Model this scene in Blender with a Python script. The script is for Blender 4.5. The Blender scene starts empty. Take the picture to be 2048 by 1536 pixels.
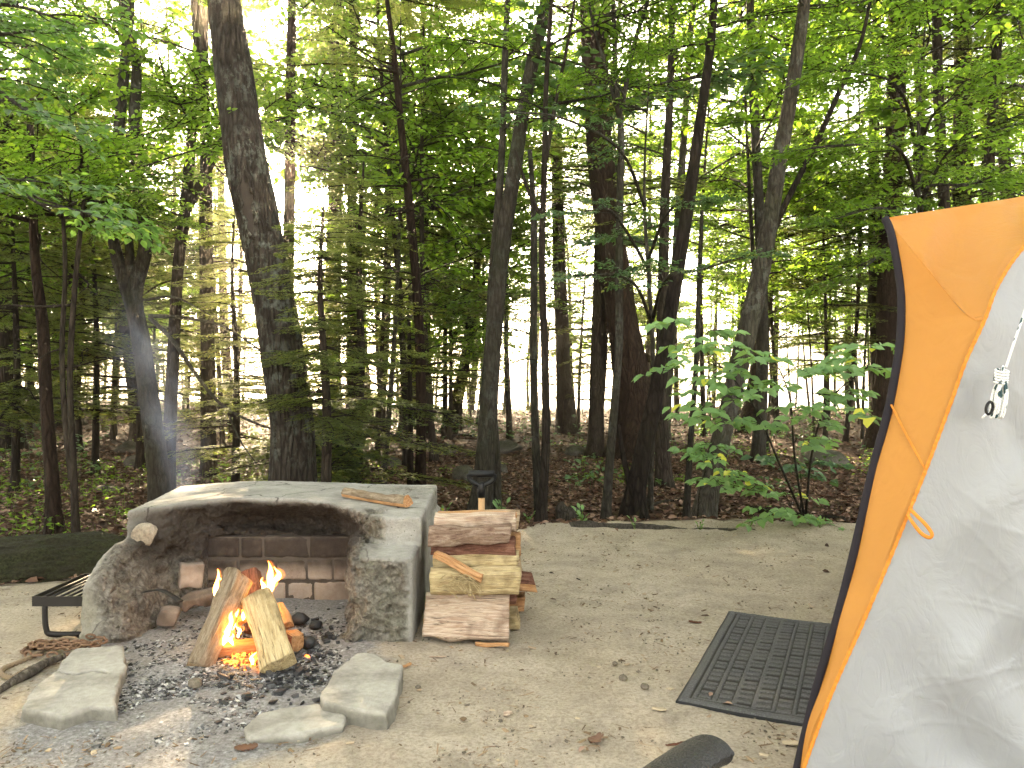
import bpy, math, random
import numpy as np
from mathutils import Vector, Matrix
R = math.radians
random.seed(7)
RNG = np.random.default_rng(7)
SC = bpy.context.scene
COL = SC.collection
F = 1538.0; CAMH = 1.15

# ------------------------------------------------------------------ helpers
def px(X, Y, d):
    """photo pixel (2048 wide) at depth d in metres -> world point"""
    return np.array([(X-1024)/F*d, d, CAMH-(Y-768)/F*d])

def _hash(ix, iy, iz, seed=0):
    n = (ix*374761393 + iy*668265263 + iz*2147483647 + seed*974711) & 0xffffffff
    n = ((n ^ (n >> 13)) * 1274126177) & 0xffffffff
    n = ((n ^ (n >> 15)) * 2246822519) & 0xffffffff
    return ((n ^ (n >> 16)) & 0xffffff)/float(0xffffff)*2-1

def vnoise(P, seed=0):
    P = np.asarray(P, float)
    i = np.floor(P).astype(np.int64); f = P-i
    u = f*f*(3-2*f)
    r = 0
    for dx in (0, 1):
        for dy in (0, 1):
            for dz in (0, 1):
                w = (u[..., 0] if dx else 1-u[..., 0])*(u[..., 1] if dy else 1-u[..., 1])*(u[..., 2] if dz else 1-u[..., 2])
                r = r + w*_hash(i[..., 0]+dx, i[..., 1]+dy, i[..., 2]+dz, seed)
    return r

def fbm(P, oct=4, seed=0, gain=.5):
    P = np.asarray(P, float); a = 1; s = 0; t = 0
    for k in range(oct):
        s = s+a*vnoise(P*(2.03**k)+k*17.3, seed+k); t += a; a *= gain
    return s/t

def sstep(a, b, x):
    t = np.clip((np.asarray(x, float)-a)/(b-a), 0, 1)
    return t*t*(3-2*t)

def norm(v):
    v = np.asarray(v, float)
    return v/np.maximum(np.linalg.norm(v, axis=-1, keepdims=True), 1e-9)

class MB:
    """collects vertices and faces, builds ONE mesh object"""
    def __init__(s):
        s.V = []; s.Fc = []; s.A = []; s.B = []; s.n = 0
    def add(s, V, faces, a=0.5, b=0.0):
        V = np.asarray(V, float).reshape(-1, 3)
        if not isinstance(faces, list): faces = [faces]
        for f in faces:
            f = np.asarray(f, dtype=np.int64)
            if f.size: s.Fc.append(f+s.n)
        s.V.append(V)
        s.A.append(np.broadcast_to(np.asarray(a, float), (len(V),)))
        s.B.append(np.broadcast_to(np.asarray(b, float), (len(V),)))
        s.n += len(V)
    def mesh(s, name, smooth=True):
        V = np.concatenate(s.V) if s.V else np.zeros((0, 3))
        me = bpy.data.meshes.new(name)
        me.vertices.add(len(V)); me.vertices.foreach_set('co', V.astype(np.float32).ravel())
        loops = np.concatenate([f.ravel() for f in s.Fc]); tot = np.concatenate([np.full(len(f), f.shape[1]) for f in s.Fc])
        st = np.concatenate([[0], np.cumsum(tot)[:-1]])
        me.loops.add(len(loops)); me.loops.foreach_set('vertex_index', loops.astype(np.int32))
        me.polygons.add(len(tot)); me.polygons.foreach_set('loop_start', st.astype(np.int32))
        me.polygons.foreach_set('loop_total', tot.astype(np.int32))
        me.polygons.foreach_set('use_smooth', np.full(len(tot), smooth))
        for nm, arr in (('va', s.A), ('vb', s.B)):
            at = me.attributes.new(nm, 'FLOAT', 'POINT')
            at.data.foreach_set('value', np.concatenate(arr).astype(np.float32))
        me.update(calc_edges=True)
        return me
    def build(s, name, mat, parent=None, smooth=True, loc=None):
        """loc: world origin; vertices are given in world coordinates"""
        if loc is not None:
            s.V = [v-np.asarray(loc, float) for v in s.V]
        me = s.mesh(name, smooth)
        for m in (mat if isinstance(mat, (list, tuple)) else [mat]): me.materials.append(m)
        o = bpy.data.objects.new(name, me); COL.objects.link(o)
        if parent is not None: o.parent = parent
        elif loc is not None: o.location = loc
        return o

def empty(name, loc=(0, 0, 0)):
    o = bpy.data.objects.new(name, None); COL.objects.link(o); o.location = tuple(float(c) for c in loc); o.empty_display_size = .1
    return o
def tag(o, label=None, cat=None, group=None, kind=None):
    if label: o['label'] = label
    if cat: o['category'] = cat
    if group: o['group'] = group
    if kind: o['kind'] = kind
    return o

def catmull(P, n):
    P = np.asarray(P, float)
    if len(P) == 2: return P[0]+(P[1]-P[0])*np.linspace(0, 1, n)[:, None]
    Q = np.vstack([2*P[0]-P[1], P, 2*P[-1]-P[-2]])
    t = np.linspace(0, len(P)-1-1e-6, n); i = t.astype(int); f = (t-i)[:, None]
    a, b, c, d = Q[i], Q[i+1], Q[i+2], Q[i+3]
    return .5*(2*b+(c-a)*f+(2*a-5*b+4*c-d)*f*f+(3*b-a-3*c+d)*f**3)

def tube(P, r, k=6, cap=True, squash=None, twist=0):
    """tube round polyline P with radii r; returns V, [quads, caps]"""
    P = np.asarray(P, float); n = len(P); r = np.broadcast_to(np.asarray(r, float), (n,))
    T = norm(np.gradient(P, axis=0)); m = T.mean(0)
    ref = np.array([0, 0, 1.]) if abs(m[2]) < .8*np.linalg.norm(m)+1e-9 else np.array([0, 1., 0])
    A = norm(np.cross(T, ref)); B = np.cross(A, T)
    th = np.arange(k)/k*2*math.pi
    ca, sa = np.cos(th), np.sin(th)
    V = P[:, None, :]+r[:, None, None]*(A[:, None, :]*ca[None, :, None]+B[:, None, :]*sa[None, :, None]*(squash or 1))
    i = np.arange(n-1)[:, None]*k; j = np.arange(k)[None, :]; j2 = (j+1) % k
    Q = np.stack([i+j, i+j2, i+k+j2, i+k+j], -1).reshape(-1, 4)
    fs = [Q]
    if cap:
        fs.append(np.arange(k)[::-1][None, :]); fs.append((np.arange(k)+(n-1)*k)[None, :])
    return V.reshape(-1, 3), fs

def surface_nets(f, lo, hi, h):
    lo = np.array(lo, float); hi = np.array(hi, float)
    nn = np.ceil((hi-lo)/h).astype(int)+1
    ax = [lo[i]+np.arange(nn[i])*h for i in range(3)]
    X, Y, Z = np.meshgrid(*ax, indexing='ij')
    G = f(np.stack([X, Y, Z], -1).reshape(-1, 3)).reshape(nn)
    G[0] = G[-1] = np.maximum(G[0], .01); G[:, 0] = G[:, -1] = np.maximum(G[:, 0], .01); G[:, :, 0] = G[:, :, -1] = np.maximum(G[:, :, 0], .01)
    cn = nn-1
    acc = np.zeros((*cn, 3)); cnt = np.zeros(cn)
    base = np.stack(np.meshgrid(*[np.arange(c) for c in cn], indexing='ij'), -1)
    for axis in range(3):
        o1, o2 = [a for a in range(3) if a != axis]
        for da in (0, 1):
            for db in (0, 1):
                s = [None]*3; e = [None]*3
                s[axis] = slice(0, -1); e[axis] = slice(1, None)
                for oo, dd in ((o1, da), (o2, db)):
                    s[oo] = e[oo] = slice(dd, nn[oo]-1+dd)
                g0 = G[tuple(s)]; g1 = G[tuple(e)]
                m = (g0 < 0) != (g1 < 0)
                t = np.where(m, g0/np.where(g0 == g1, 1, g0-g1), 0)
                off = np.zeros((*cn, 3)); off[..., axis] = t; off[..., o1] = da; off[..., o2] = db
                acc += off*m[..., None]; cnt += m
    act = cnt > 0
    idx = -np.ones(cn, int); idx[act] = np.arange(act.sum())
    V = lo+(base[act]+acc[act]/cnt[act][:, None])*h
    quads = []
    for axis in range(3):
        o1, o2 = (axis+1) % 3, (axis+2) % 3
        s = [slice(1, -1)]*3; s[axis] = slice(0, -1); e = [slice(1, -1)]*3; e[axis] = slice(1, None)
        g0 = G[tuple(s)]; g1 = G[tuple(e)]
        m = (g0 < 0) != (g1 < 0); flip = (g0 < 0)[m]
        c = np.argwhere(m); b = c.copy(); b[:, o1] += 1; b[:, o2] += 1
        def at(d1, d2):
            q = b.copy(); q[:, o1] -= d1; q[:, o2] -= d2
            return idx[q[:, 0], q[:, 1], q[:, 2]]
        q = np.stack([at(1, 1), at(0, 1), at(0, 0), at(1, 0)], -1)
        q[~flip] = q[~flip][:, ::-1]
        quads.append(q)
    Q = np.concatenate(quads); Q = Q[(Q >= 0).all(1)]
    return V, Q

def poly_sdf(p, poly):
    """signed distance of 2-D points to a polygon"""
    poly = np.asarray(poly, float); d = np.full(len(p), 1e9); s = np.ones(len(p))
    n = len(poly)
    for i in range(n):
        a = poly[i]; b = poly[i-1]; e = b-a; w = p-a
        t = np.clip((w@e)/(e@e), 0, 1); q = w-t[:, None]*e
        d = np.minimum(d, (q**2).sum(1))
        c1 = p[:, 1] >= a[1]; c2 = p[:, 1] < b[1]; c3 = e[0]*w[:, 1] > e[1]*w[:, 0]
        fl = (c1 & c2 & c3) | (~c1 & ~c2 & ~c3)
        s = np.where(fl, -s, s)
    return s*np.sqrt(d)
def smin(a, b, k=.03):
    h = np.clip(.5+.5*(b-a)/k, 0, 1); return b*(1-h)+a*h-k*h*(1-h)
def smax(a, b, k=.03): return -smin(-a, -b, k)

# ------------------------------------------------------------------ materials
def newmat(name):
    m = bpy.data.materials.new(name); m.use_nodes = True; nt = m.node_tree; nt.nodes.clear()
    out = nt.nodes.new('ShaderNodeOutputMaterial')
    return m, nt, out
class N:
    def __init__(s, nt): s.nt = nt
    def __call__(s, typ, ins=None, **kw):
        n = s.nt.nodes.new('ShaderNode'+typ)
        for k, v in kw.items(): setattr(n, k, v)
        for k, v in (ins or {}).items():
            if isinstance(v, bpy.types.NodeSocket): s.nt.links.new(v, n.inputs[k])
            else: n.inputs[k].default_value = v
        return n
    def noise(s, vec, scale, detail=5, rough=.55, dist=0):
        n = s('TexNoise', {'Scale': scale, 'Detail': detail, 'Roughness': rough, 'Distortion': dist})
        if vec is not None: s.nt.links.new(vec, n.inputs['Vector'])
        return n.outputs['Fac']
    def ramp(s, fac, stops, interp='LINEAR'):
        n = s('ValToRGB', {'Fac': fac}); e = n.color_ramp.elements; n.color_ramp.interpolation = interp
        while len(e) < len(stops): e.new(.5)
        for el, (p, c) in zip(e, stops):
            el.position = p; el.color = (*c, 1) if len(c) == 3 else c
        return n.outputs['Color']
    def mix(s, fac, a, b, bt='MIX'):
        n = s.nt.nodes.new('ShaderNodeMix'); n.data_type = 'RGBA'; n.blend_type = bt
        for i, v in ((0, fac), (6, a), (7, b)):
            if isinstance(v, bpy.types.NodeSocket): s.nt.links.new(v, n.inputs[i])
            else: n.inputs[i].default_value = v if i == 0 else ((*v, 1) if len(v) == 3 else v)
        return n.outputs[2]
    def math(s, op, a, b=0.0, c=None, clamp=False):
        n = s.nt.nodes.new('ShaderNodeMath'); n.operation = op; n.use_clamp = clamp
        for i, v in enumerate((a, b) if c is None else (a, b, c)):
            if isinstance(v, bpy.types.NodeSocket): s.nt.links.new(v, n.inputs[i])
            else: n.inputs[i].default_value = v
        return n.outputs[0]
    def attr(s, name): return s('Attribute', attribute_name=name).outputs['Fac']
    def coord(s, scale=(1, 1, 1), which='Object', rot=(0, 0, 0)):
        c = s('TexCoord').outputs[which]
        return s('Mapping', {'Vector': c, 'Scale': scale, 'Rotation': rot}).outputs['Vector']
    def bump(s, h, strength=.5, dist=.01, normal=None):
        d = {'Height': h, 'Strength': strength, 'Distance': dist}
        if normal is not None: d['Normal'] = normal
        return s('Bump', d).outputs['Normal']
    def pbr(s, out, col, rough=.8, normal=None, spec=.3, extra=None):
        d = {'Base Color': col if isinstance(col, bpy.types.NodeSocket) else (*col, 1), 'Roughness': rough, 'Specular IOR Level': spec}
        if normal is not None: d['Normal'] = normal
        d.update(extra or {})
        b = s('BsdfPrincipled', d)
        s.nt.links.new(b.outputs[0], out.inputs['Surface']); return b

MAT = {}
def bark_mat(name, c1, c2, c3=None, lichen=0.0, scale=1.0, bump=.02, moss=0.0):
    m, nt, out = newmat(name); n = N(nt)
    oi = n('ObjectInfo').outputs['Random']
    v = n.coord((9*scale, 9*scale, 1.6*scale))
    a = n.noise(v, 2.2, 6, .65, .6)
    b = n.noise(n.coord((26*scale, 26*scale, 7*scale)), 1.5, 5, .6)
    col = n.ramp(a, [(.34, c1), (.52, c2), (.68, c3 or c2)])
    pl = n('TexVoronoi', {'Vector': n.mix(.10, n.coord((15*scale, 15*scale, 3.2*scale)), n('TexNoise', {'Vector': n.coord((5, 5, 5)), 'Scale': 3, 'Detail': 4}).outputs['Color']), 'Scale': 1.6}, feature='DISTANCE_TO_EDGE').outputs['Distance']
    crk = n.ramp(pl, [(0, (.12, .12, .12)), (.10, (.75, .75, .75)), (.22, (1.1, 1.1, 1.1))]); col = n.mix(.85, col, crk, 'MULTIPLY')
    col = n.mix(.4, col, n.ramp(b, [(.3, tuple(x*.35 for x in c2)), (.7, tuple(min(1, x*1.5) for x in c2))]))
    if lichen:
        l = n.noise(n.coord((1, 1, .7)), 14, 8, .75)
        l2 = n.noise(n.coord(), 2.5, 3)
        lm = n.math('MULTIPLY', n.ramp(l, [(.50, (0, 0, 0)), (.58, (1, 1, 1))]), n.ramp(l2, [(.42, (0, 0, 0)), (.6, (1, 1, 1))]))
        col = n.mix(n.math('MULTIPLY', lm, lichen), col, (.27, .29, .25))
    if moss:
        l3 = n.noise(n.coord(), 3.5, 5)
        col = n.mix(n.math('MULTIPLY', n.ramp(l3, [(.45, (0, 0, 0)), (.7, (1, 1, 1))]), moss), col, (.045, .065, .02))
    hsv = n('HueSaturation', {'Color': col, 'Value': n.math('MULTIPLY_ADD', oi, .4, .34)})
    h = n.math('ADD', n.math('ADD', n.math('MULTIPLY', a, 1.0), n.math('MULTIPLY', b, .5)), n.math('MULTIPLY', n.math('MINIMUM', pl, .2), 3.0))
    n.pbr(out, hsv.outputs[0], .92, n.bump(h, .9, bump), .15)
    MAT[name] = m; return m

def leaf_mat(name, c_lo, c_hi, trans, gloss=.45, tw=.45, yellow=0.03):
    m, nt, out = newmat(name); n = N(nt)
    r = n.attr('va'); oi = n('ObjectInfo').outputs['Random']
    f = n.math('FRACT', n.math('ADD', r, n.math('MULTIPLY', oi, .35)))
    col = n.ramp(f, [(0, c_lo), (.6, tuple((a+b)/2 for a, b in zip(c_lo, c_hi))), (1, c_hi)])
    col = n.mix(n.math('GREATER_THAN', r, 1-yellow), col, tuple(x*k for x, k in zip(c_hi, (3.2, 1.8, .7))))
    tcol = n.mix(.55, n.mix(1, col, trans, 'MULTIPLY'), tuple(x*.16 for x in trans))
    d = n('BsdfPrincipled', {'Base Color': col, 'Roughness': gloss, 'Specular IOR Level': .35})
    t = n('BsdfTranslucent', {'Color': tcol})
    mx = n('MixShader', {0: tw, 1: d.outputs[0], 2: t.outputs[0]})
    nt.links.new(mx.outputs[0], out.inputs['Surface'])
    MAT[name] = m; return m

def plain(name, col, rough=.6, spec=.3, metal=0, bumpscale=0, bumpd=.002, var=.25, vscale=20):
    m, nt, out = newmat(name); n = N(nt)
    a = n.noise(n.coord(), vscale, 5)
    c = n.mix(a, tuple(x*(1-var) for x in col), tuple(min(1, x*(1+var)) for x in col))
    nm = n.bump(n.noise(n.coord(), bumpscale, 6), .6, bumpd) if bumpscale else None
    n.pbr(out, c, rough, nm, spec, {'Metallic': metal}); MAT[name] = m; return m
# ------------------------------------------------------------------ ground
def edge_y(x):
    """depth at which the sandy clearing ends and the forest floor begins"""
    x = np.asarray(x, float)
    return np.interp(x, [-9, -4.5, -2.6, -2.1, -.5, .2, 1.4, 3, 9], [3.6, 4.1, 4.5, 4.95, 5.15, 6.1, 6.35, 6.1, 6.0])
def gz_np(x, y):
    x = np.asarray(x, float); y = np.asarray(y, float)
    P = np.stack([x, y, np.zeros_like(x)], -1)
    e = edge_y(x); f = y-e
    z = .012*fbm(P*2.2, 3, 3)+.03*fbm(P*.5, 2, 4)*sstep(3, 7, np.abs(x)+y*.5)
    berm = np.exp(-((f+.12)/.28)**2)*.05*sstep(-.3, .3, x)
    dip = -.16*sstep(0, .8, f)*(1-sstep(4, 10, f))
    z = z+berm+dip+sstep(.2, 2, f)*(.09*fbm(P*.55, 3, 9)+.03*fbm(P*3, 3, 10))
    z = z+.35*sstep(12, 26, y)*sstep(3, -9, x)+.10*sstep(14, 24, y)*sstep(3, 9, x)
    shore = 33+2*np.sin(x*.22)+4*sstep(-4, -16, x)
    z = z-1.9*sstep(0, 7, y-shore)-3*sstep(5, 30, y-shore)
    # ash mound
    z = z+.035*np.exp(-((x+1.12)/.55)**2-((y-3.25)/.6)**2)
    return z
def gz(x, y): return float(gz_np(np.array([x]), np.array([y]))[0])
def ghit(X, Y):
    """ground point seen at photo pixel (X, Y)"""
    d = 1.15*F/max(Y-768, 20)
    for _ in range(12):
        w = px(X, Y, d); z = gz(w[0], d)
        d = d+((CAMH-z)*F/max(Y-768, 20)-d)*.6
    w = px(X, Y, d); w[2] = gz(w[0], w[1]); return w

def axis_lines(segs):
    out = []
    for a, b, h in segs: out += list(np.arange(a, b, h))
    out.append(segs[-1][1]); return np.array(out)

def ground():
    xs = axis_lines([(-204, -60, 24), (-60, -20, 3), (-20, -6, .5), (-6, -3, .15), (-3, 3.2, .03), (3.2, 6, .15), (6, 20, .5), (20, 60, 3), (60, 204, 24)])
    ys = axis_lines([(-60, -10, 5), (-10, 0, .8), (0, 2, .2), (2, 4.2, .022), (4.2, 7.5, .035), (7.5, 14, .1), (14, 40, .4), (40, 80, 3), (80, 240, 32)])
    X, Y = np.meshgrid(xs, ys, indexing='ij'); x = X.ravel(); y = Y.ravel()
    z = gz_np(x, y)
    P = np.stack([x, y, 0*x], -1); near = (np.abs(x) < 3.3) & (y > 1.8) & (y < 8)
    z[near] += (.0045*fbm(P[near]*22, 3, 31)+.011*fbm(P[near]*6, 3, 32))
    f = y-edge_y(x)+.35*fbm(P*1.7, 4, 5)+.22*fbm(P*7, 3, 6)
    litter = sstep(-.30, .30, f)
    ash = np.exp(-(np.maximum(0, poly_sdf(P[:, :2], [(-1.78, 3.9), (-1.72, 3.0), (-1.50, 2.45), (-1.1, 2.25), (-.72, 2.5), (-.6, 3.0), (-.72, 3.4), (-.8, 4.2)]))/.13)**1.3)
    ash = np.clip(ash*(1+.4*fbm(P*6, 3, 8)), 0, 1)
    nx, ny = len(xs), len(ys)
    i = np.arange(nx-1)[:, None]*ny; j = np.arange(ny-1)[None, :]
    Q = np.stack([i+j, i+ny+j, i+ny+j+1, i+j+1], -1).reshape(-1, 4)
    mb = MB(); mb.add(np.stack([x, y, z], -1), Q, litter, ash)
    m, nt, out = newmat('ground'); n = N(nt)
    v = n.coord()
    big = n.noise(v, .9, 4); mid = n.noise(v, 5, 6, .6); fine = n.noise(v, 70, 6, .7); gr = n.noise(v, 260, 3, .7)
    sand = n.ramp(mid, [(.30, (.37, .32, .265)), (.5, (.52, .45, .37)), (.7, (.60, .53, .445))])
    sand = n.mix(n.ramp(big, [(.35, (0, 0, 0)), (.7, (.6, .6, .6))]), sand, (.47, .39, .275)); sand = n.mix(n.ramp(n.noise(v, 2.3, 5, .6), [(.45, (0, 0, 0)), (.75, (.45, .45, .45))]), sand, (.30, .255, .20))
    sand = n.mix(.55, sand, n.ramp(fine, [(.36, (.45, .40, .35)), (.55, (1, .98, .96)), (.72, (1.25, 1.22, 1.15))]), 'MULTIPLY')
    vo = n('TexVoronoi', {'Vector': v, 'Scale': 46, 'Randomness': 1}); vd = vo.outputs['Distance']
    pebm = n.math('MULTIPLY', n.math('LESS_THAN', vd, .24), n.math('GREATER_THAN', n('SeparateColor', {0: vo.outputs['Color']}).outputs[0], .72))
    sand = n.mix(n.math('MULTIPLY', pebm, .5), sand, n.ramp(n('SeparateColor', {0: vo.outputs['Color']}).outputs[1], [(0, (.14, .11, .08)), (.6, (.40, .35, .28)), (1, (.52, .47, .40))]))
    st = n.coord((7, 60, 1), rot=(0, 0, .6)); st2 = n.coord((60, 8, 1), rot=(0, 0, -.4))
    s1 = n.math('MAXIMUM', n.ramp(n.noise(st, 2.2, 3), [(.68, (0, 0, 0)), (.73, (1, 1, 1))]), n.ramp(n.noise(st2, 2.4, 3), [(.69, (0, 0, 0)), (.74, (1, 1, 1))]))
    sand = n.mix(n.math('MULTIPLY', s1, .45), sand, (.17, .125, .085))
    ashc = n.ramp(fine, [(.30, (.07, .068, .068)), (.40, (.22, .21, .205)), (.55, (.38, .37, .365)), (.72, (.66, .65, .66))])
    ashc = n.mix(n.noise(v, 7, 5), ashc, n.mix(.6, ashc, (.27, .235, .215)))
    af = n.math('ADD', n.attr('vb'), n.math('MULTIPLY_ADD', n.noise(v, 9, 6, .7), .9, -.45), clamp=True)
    sand = n.mix(n.ramp(af, [(.30, (0, 0, 0)), (.62, (1, 1, 1))]), sand, ashc)
    lv = n('TexVoronoi', {'Vector': n.coord(), 'Scale': 17, 'Randomness': 1})
    lcol = n.ramp(n('SeparateColor', {0: lv.outputs['Color']}).outputs[0], [(0, (.020, .011, .007)), (.4, (.070, .038, .024)), (.75, (.14, .078, .052)), (1, (.21, .13, .09))])
    lcol = n.mix(n.noise(v, 1.1, 4), lcol, (.035, .022, .015))
    gm = n.ramp(n.noise(v, 1.6, 5, .65), [(.56, (0, 0, 0)), (.68, (1, 1, 1))])
    lcol = n.mix(n.math('MULTIPLY', gm, .3), lcol, (.035, .05, .014))
    col = n.mix(n.ramp(n.math('ADD', n.attr('va'), n.math('MULTIPLY_ADD', fine, .3, -.15)), [(.35, (0, 0, 0)), (.65, (1, 1, 1))]), sand, lcol)
    h = n.math('ADD', n.math('MULTIPLY', fine, 1.0), n.math('MULTIPLY', gr, .35))
    h = n.math('ADD', h, n.math('MULTIPLY', pebm, .35)); h = n.math('ADD', h, n.math('MULTIPLY', lv.outputs['Distance'], n.math('MULTIPLY', n.attr('va'), 1.5)))
    n.pbr(out, col, .95, n.bump(h, 1.0, .016), .12)
    o = mb.build('ground', m); tag(o, kind='structure'); return o
ground()

def water():
    mb = MB(); mb.add([(-480, 30, -.85), (480, 30, -.85), (480, 560, -.85), (-480, 560, -.85)], np.array([[0, 1, 2, 3]]))
    m, nt, out = newmat('lake'); n = N(nt)
    n.pbr(out, (.03, .05, .05), .12, n.bump(n.noise(n.coord((.6, 2.2, 1)), 1.5, 4), .35, .08), .5)
    tag(mb.build('lake_water', m), kind='structure')
water()
# ------------------------------------------------------------------ trees
bark_mat('bark_maple', (.020, .016, .013), (.105, .085, .070), (.19, .165, .14), lichen=.9, bump=.04)
bark_mat('bark_brown', (.012, .009, .007), (.058, .043, .034), (.11, .085, .068), bump=.02, moss=.15)
bark_mat('bark_red', (.010, .006, .0045), (.052, .032, .023), (.10, .065, .048), bump=.025)
bark_mat('bark_grey', (.022, .018, .014), (.085, .072, .056), (.15, .13, .105), lichen=.35, scale=1.4, bump=.012, moss=.3)
bark_mat('dry_wood', (.05, .04, .032), (.16, .135, .11), (.27, .24, .20), scale=1.6, bump=.01)
bark_mat('bark_twig', (.02, .014, .01), (.05, .036, .026), scale=2, bump=.003)
leaf_mat('leaf_green', (.014, .034, .010), (.046, .086, .020), (3.1, 4.6, .45), tw=.52)
leaf_mat('leaf_near', (.030, .070, .034), (.070, .135, .060), (2.2, 3.4, .55), gloss=.33, tw=.42, yellow=.01)
leaf_mat('leaf_cool', (.045, .095, .055), (.085, .160, .090), (1.8, 2.6, .6), gloss=.36, tw=.35, yellow=.01)
leaf_mat('leaf_light', (.15, .27, .11), (.23, .38, .15), (1.9, 2.3, .6), gloss=.45, tw=.38, yellow=.03)
leaf_mat('needles', (.022, .042, .024), (.060, .090, .042), (3.4, 3.7, .7), tw=.5, gloss=.6, yellow=.03)

LEAF_F = np.array([[0, 1, 2, 3], [0, 3, 4, 5]])
def leaves_mesh(P, D, Nn, L, W, rnd, rng):
    """folded ovate leaves: base P, direction D, normal Nn, length L, width W"""
    D = norm(D); S = norm(np.cross(D, Nn)); U = np.cross(S, D)
    L = L[:, None]; W = W[:, None]
    c = .18*W
    v = [P, P+D*L*.32+S*W*.5+U*c, P+D*L*.7+S*W*.36+U*c*.6, P+D*L-U*L*.08, P+D*L*.7-S*W*.36+U*c*.6, P+D*L*.32-S*W*.5+U*c]
    V = np.stack(v, 1).reshape(-1, 3)
    Fq = (np.arange(len(P))[:, None, None]*6+LEAF_F[None]).reshape(-1, 4)
    return V, Fq, np.repeat(rnd, 6)
def quads_mesh(P, D, S, L, W, rnd):
    D = norm(D); S = norm(S); L = L[:, None]; W = W[:, None]
    V = np.stack([P-S*W*.3, P+D*L*.5-S*W*.5, P+D*L, P+D*L*.5+S*W*.5], 1).reshape(-1, 3)
    return V, np.arange(len(P)*4).reshape(-1, 4), np.repeat(rnd, 4)

class Limb:  # template: length 1 along +x, local frame
    pass
def make_conifer_limb(seed, scale=2.0, sp=.085, tsp=.05, dead=False):
    rng = np.random.default_rng(seed); l = Limb(); l.len = scale
    tw = MB(); t = np.linspace(0, 1, 9)
    zz = -.10*scale*t**2+.03*np.sin(t*9+seed)*scale*.3; yy = .05*scale*np.sin(t*5+seed)
    ax = np.stack([t*scale, yy, zz], -1)
    tw.add(*tube(ax, .011*scale*(1-t*.85)+.001, 4, False))
    P = []; D = []; S = []; L = []
    s = .10*scale; side = 1
    while s < scale*.99:
        u = s/scale; p = np.array([np.interp(u, t, ax[:, i]) for i in range(3)])
        sl = scale*(.42*(1-u)**.85+.05)*rng.uniform(.6, 1.1)
        if u < .25: sl *= u/.25*.7+.3
        if dead and rng.random() < .5: s += sp; side = -side; continue
        an = R(rng.uniform(42, 66))*side
        d = np.array([math.cos(an), math.sin(an), rng.uniform(-.14, .10)+(0 if not dead else rng.uniform(-.4, .4))])
        q = np.linspace(0, 1, 4)[:, None]
        sec = p+d*sl*q+np.array([.12*sl, 0, -.10*sl])*q**2
        tw.add(*tube(sec, .0035*scale*.5*(1-q[:, 0]*.8)+.0007, 3, False))
        if not dead:
            m = max(3, int(sl/tsp)); k = np.arange(1, m+1)/m
            k = np.repeat(k, 2); sd = np.tile([1, -1], m)
            base = p+d*sl*k[:, None]+np.array([.12*sl, 0, -.10*sl])*k[:, None]**2
            a2 = an+sd*R(52)+rng.normal(0, .18, len(k))
            dd = np.stack([np.cos(a2), np.sin(a2), rng.normal(-.1, .16, len(k))], -1)
            ll = (.075+.07*np.sin(k*math.pi))*rng.uniform(.6, 1.2, len(k))
            # every twiglet: short feathers
            for off, lsc in ((0, 1.0), (.45, .62)):
                bb = base+dd*ll[:, None]*off
                for g in ((0,) if off == 0 else (-.8, .8)):
                    ca, sa = math.cos(g), math.sin(g)
                    d3 = np.stack([dd[:, 0]*ca-dd[:, 1]*sa, dd[:, 0]*sa+dd[:, 1]*ca, dd[:, 2]], -1)
                    P.append(bb); D.append(d3); L.append(ll*lsc)
                    nrm = np.stack([rng.normal(0, .3, len(k)), rng.normal(0, .3, len(k)), np.ones(len(k))], -1)
                    S.append(np.cross(norm(d3), norm(nrm)))
        s += sp*rng.uniform(.7, 1.3); side = -side
    l.tw = (np.concatenate(tw.V), tw.Fc)
    if P:
        P, D, S, L = map(np.concatenate, (P, D, S, L)); l.lf = quads_mesh(P, D, S, L, L*.0+.019, rng.random(len(P)))
    else: l.lf = None
    return l
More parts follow.
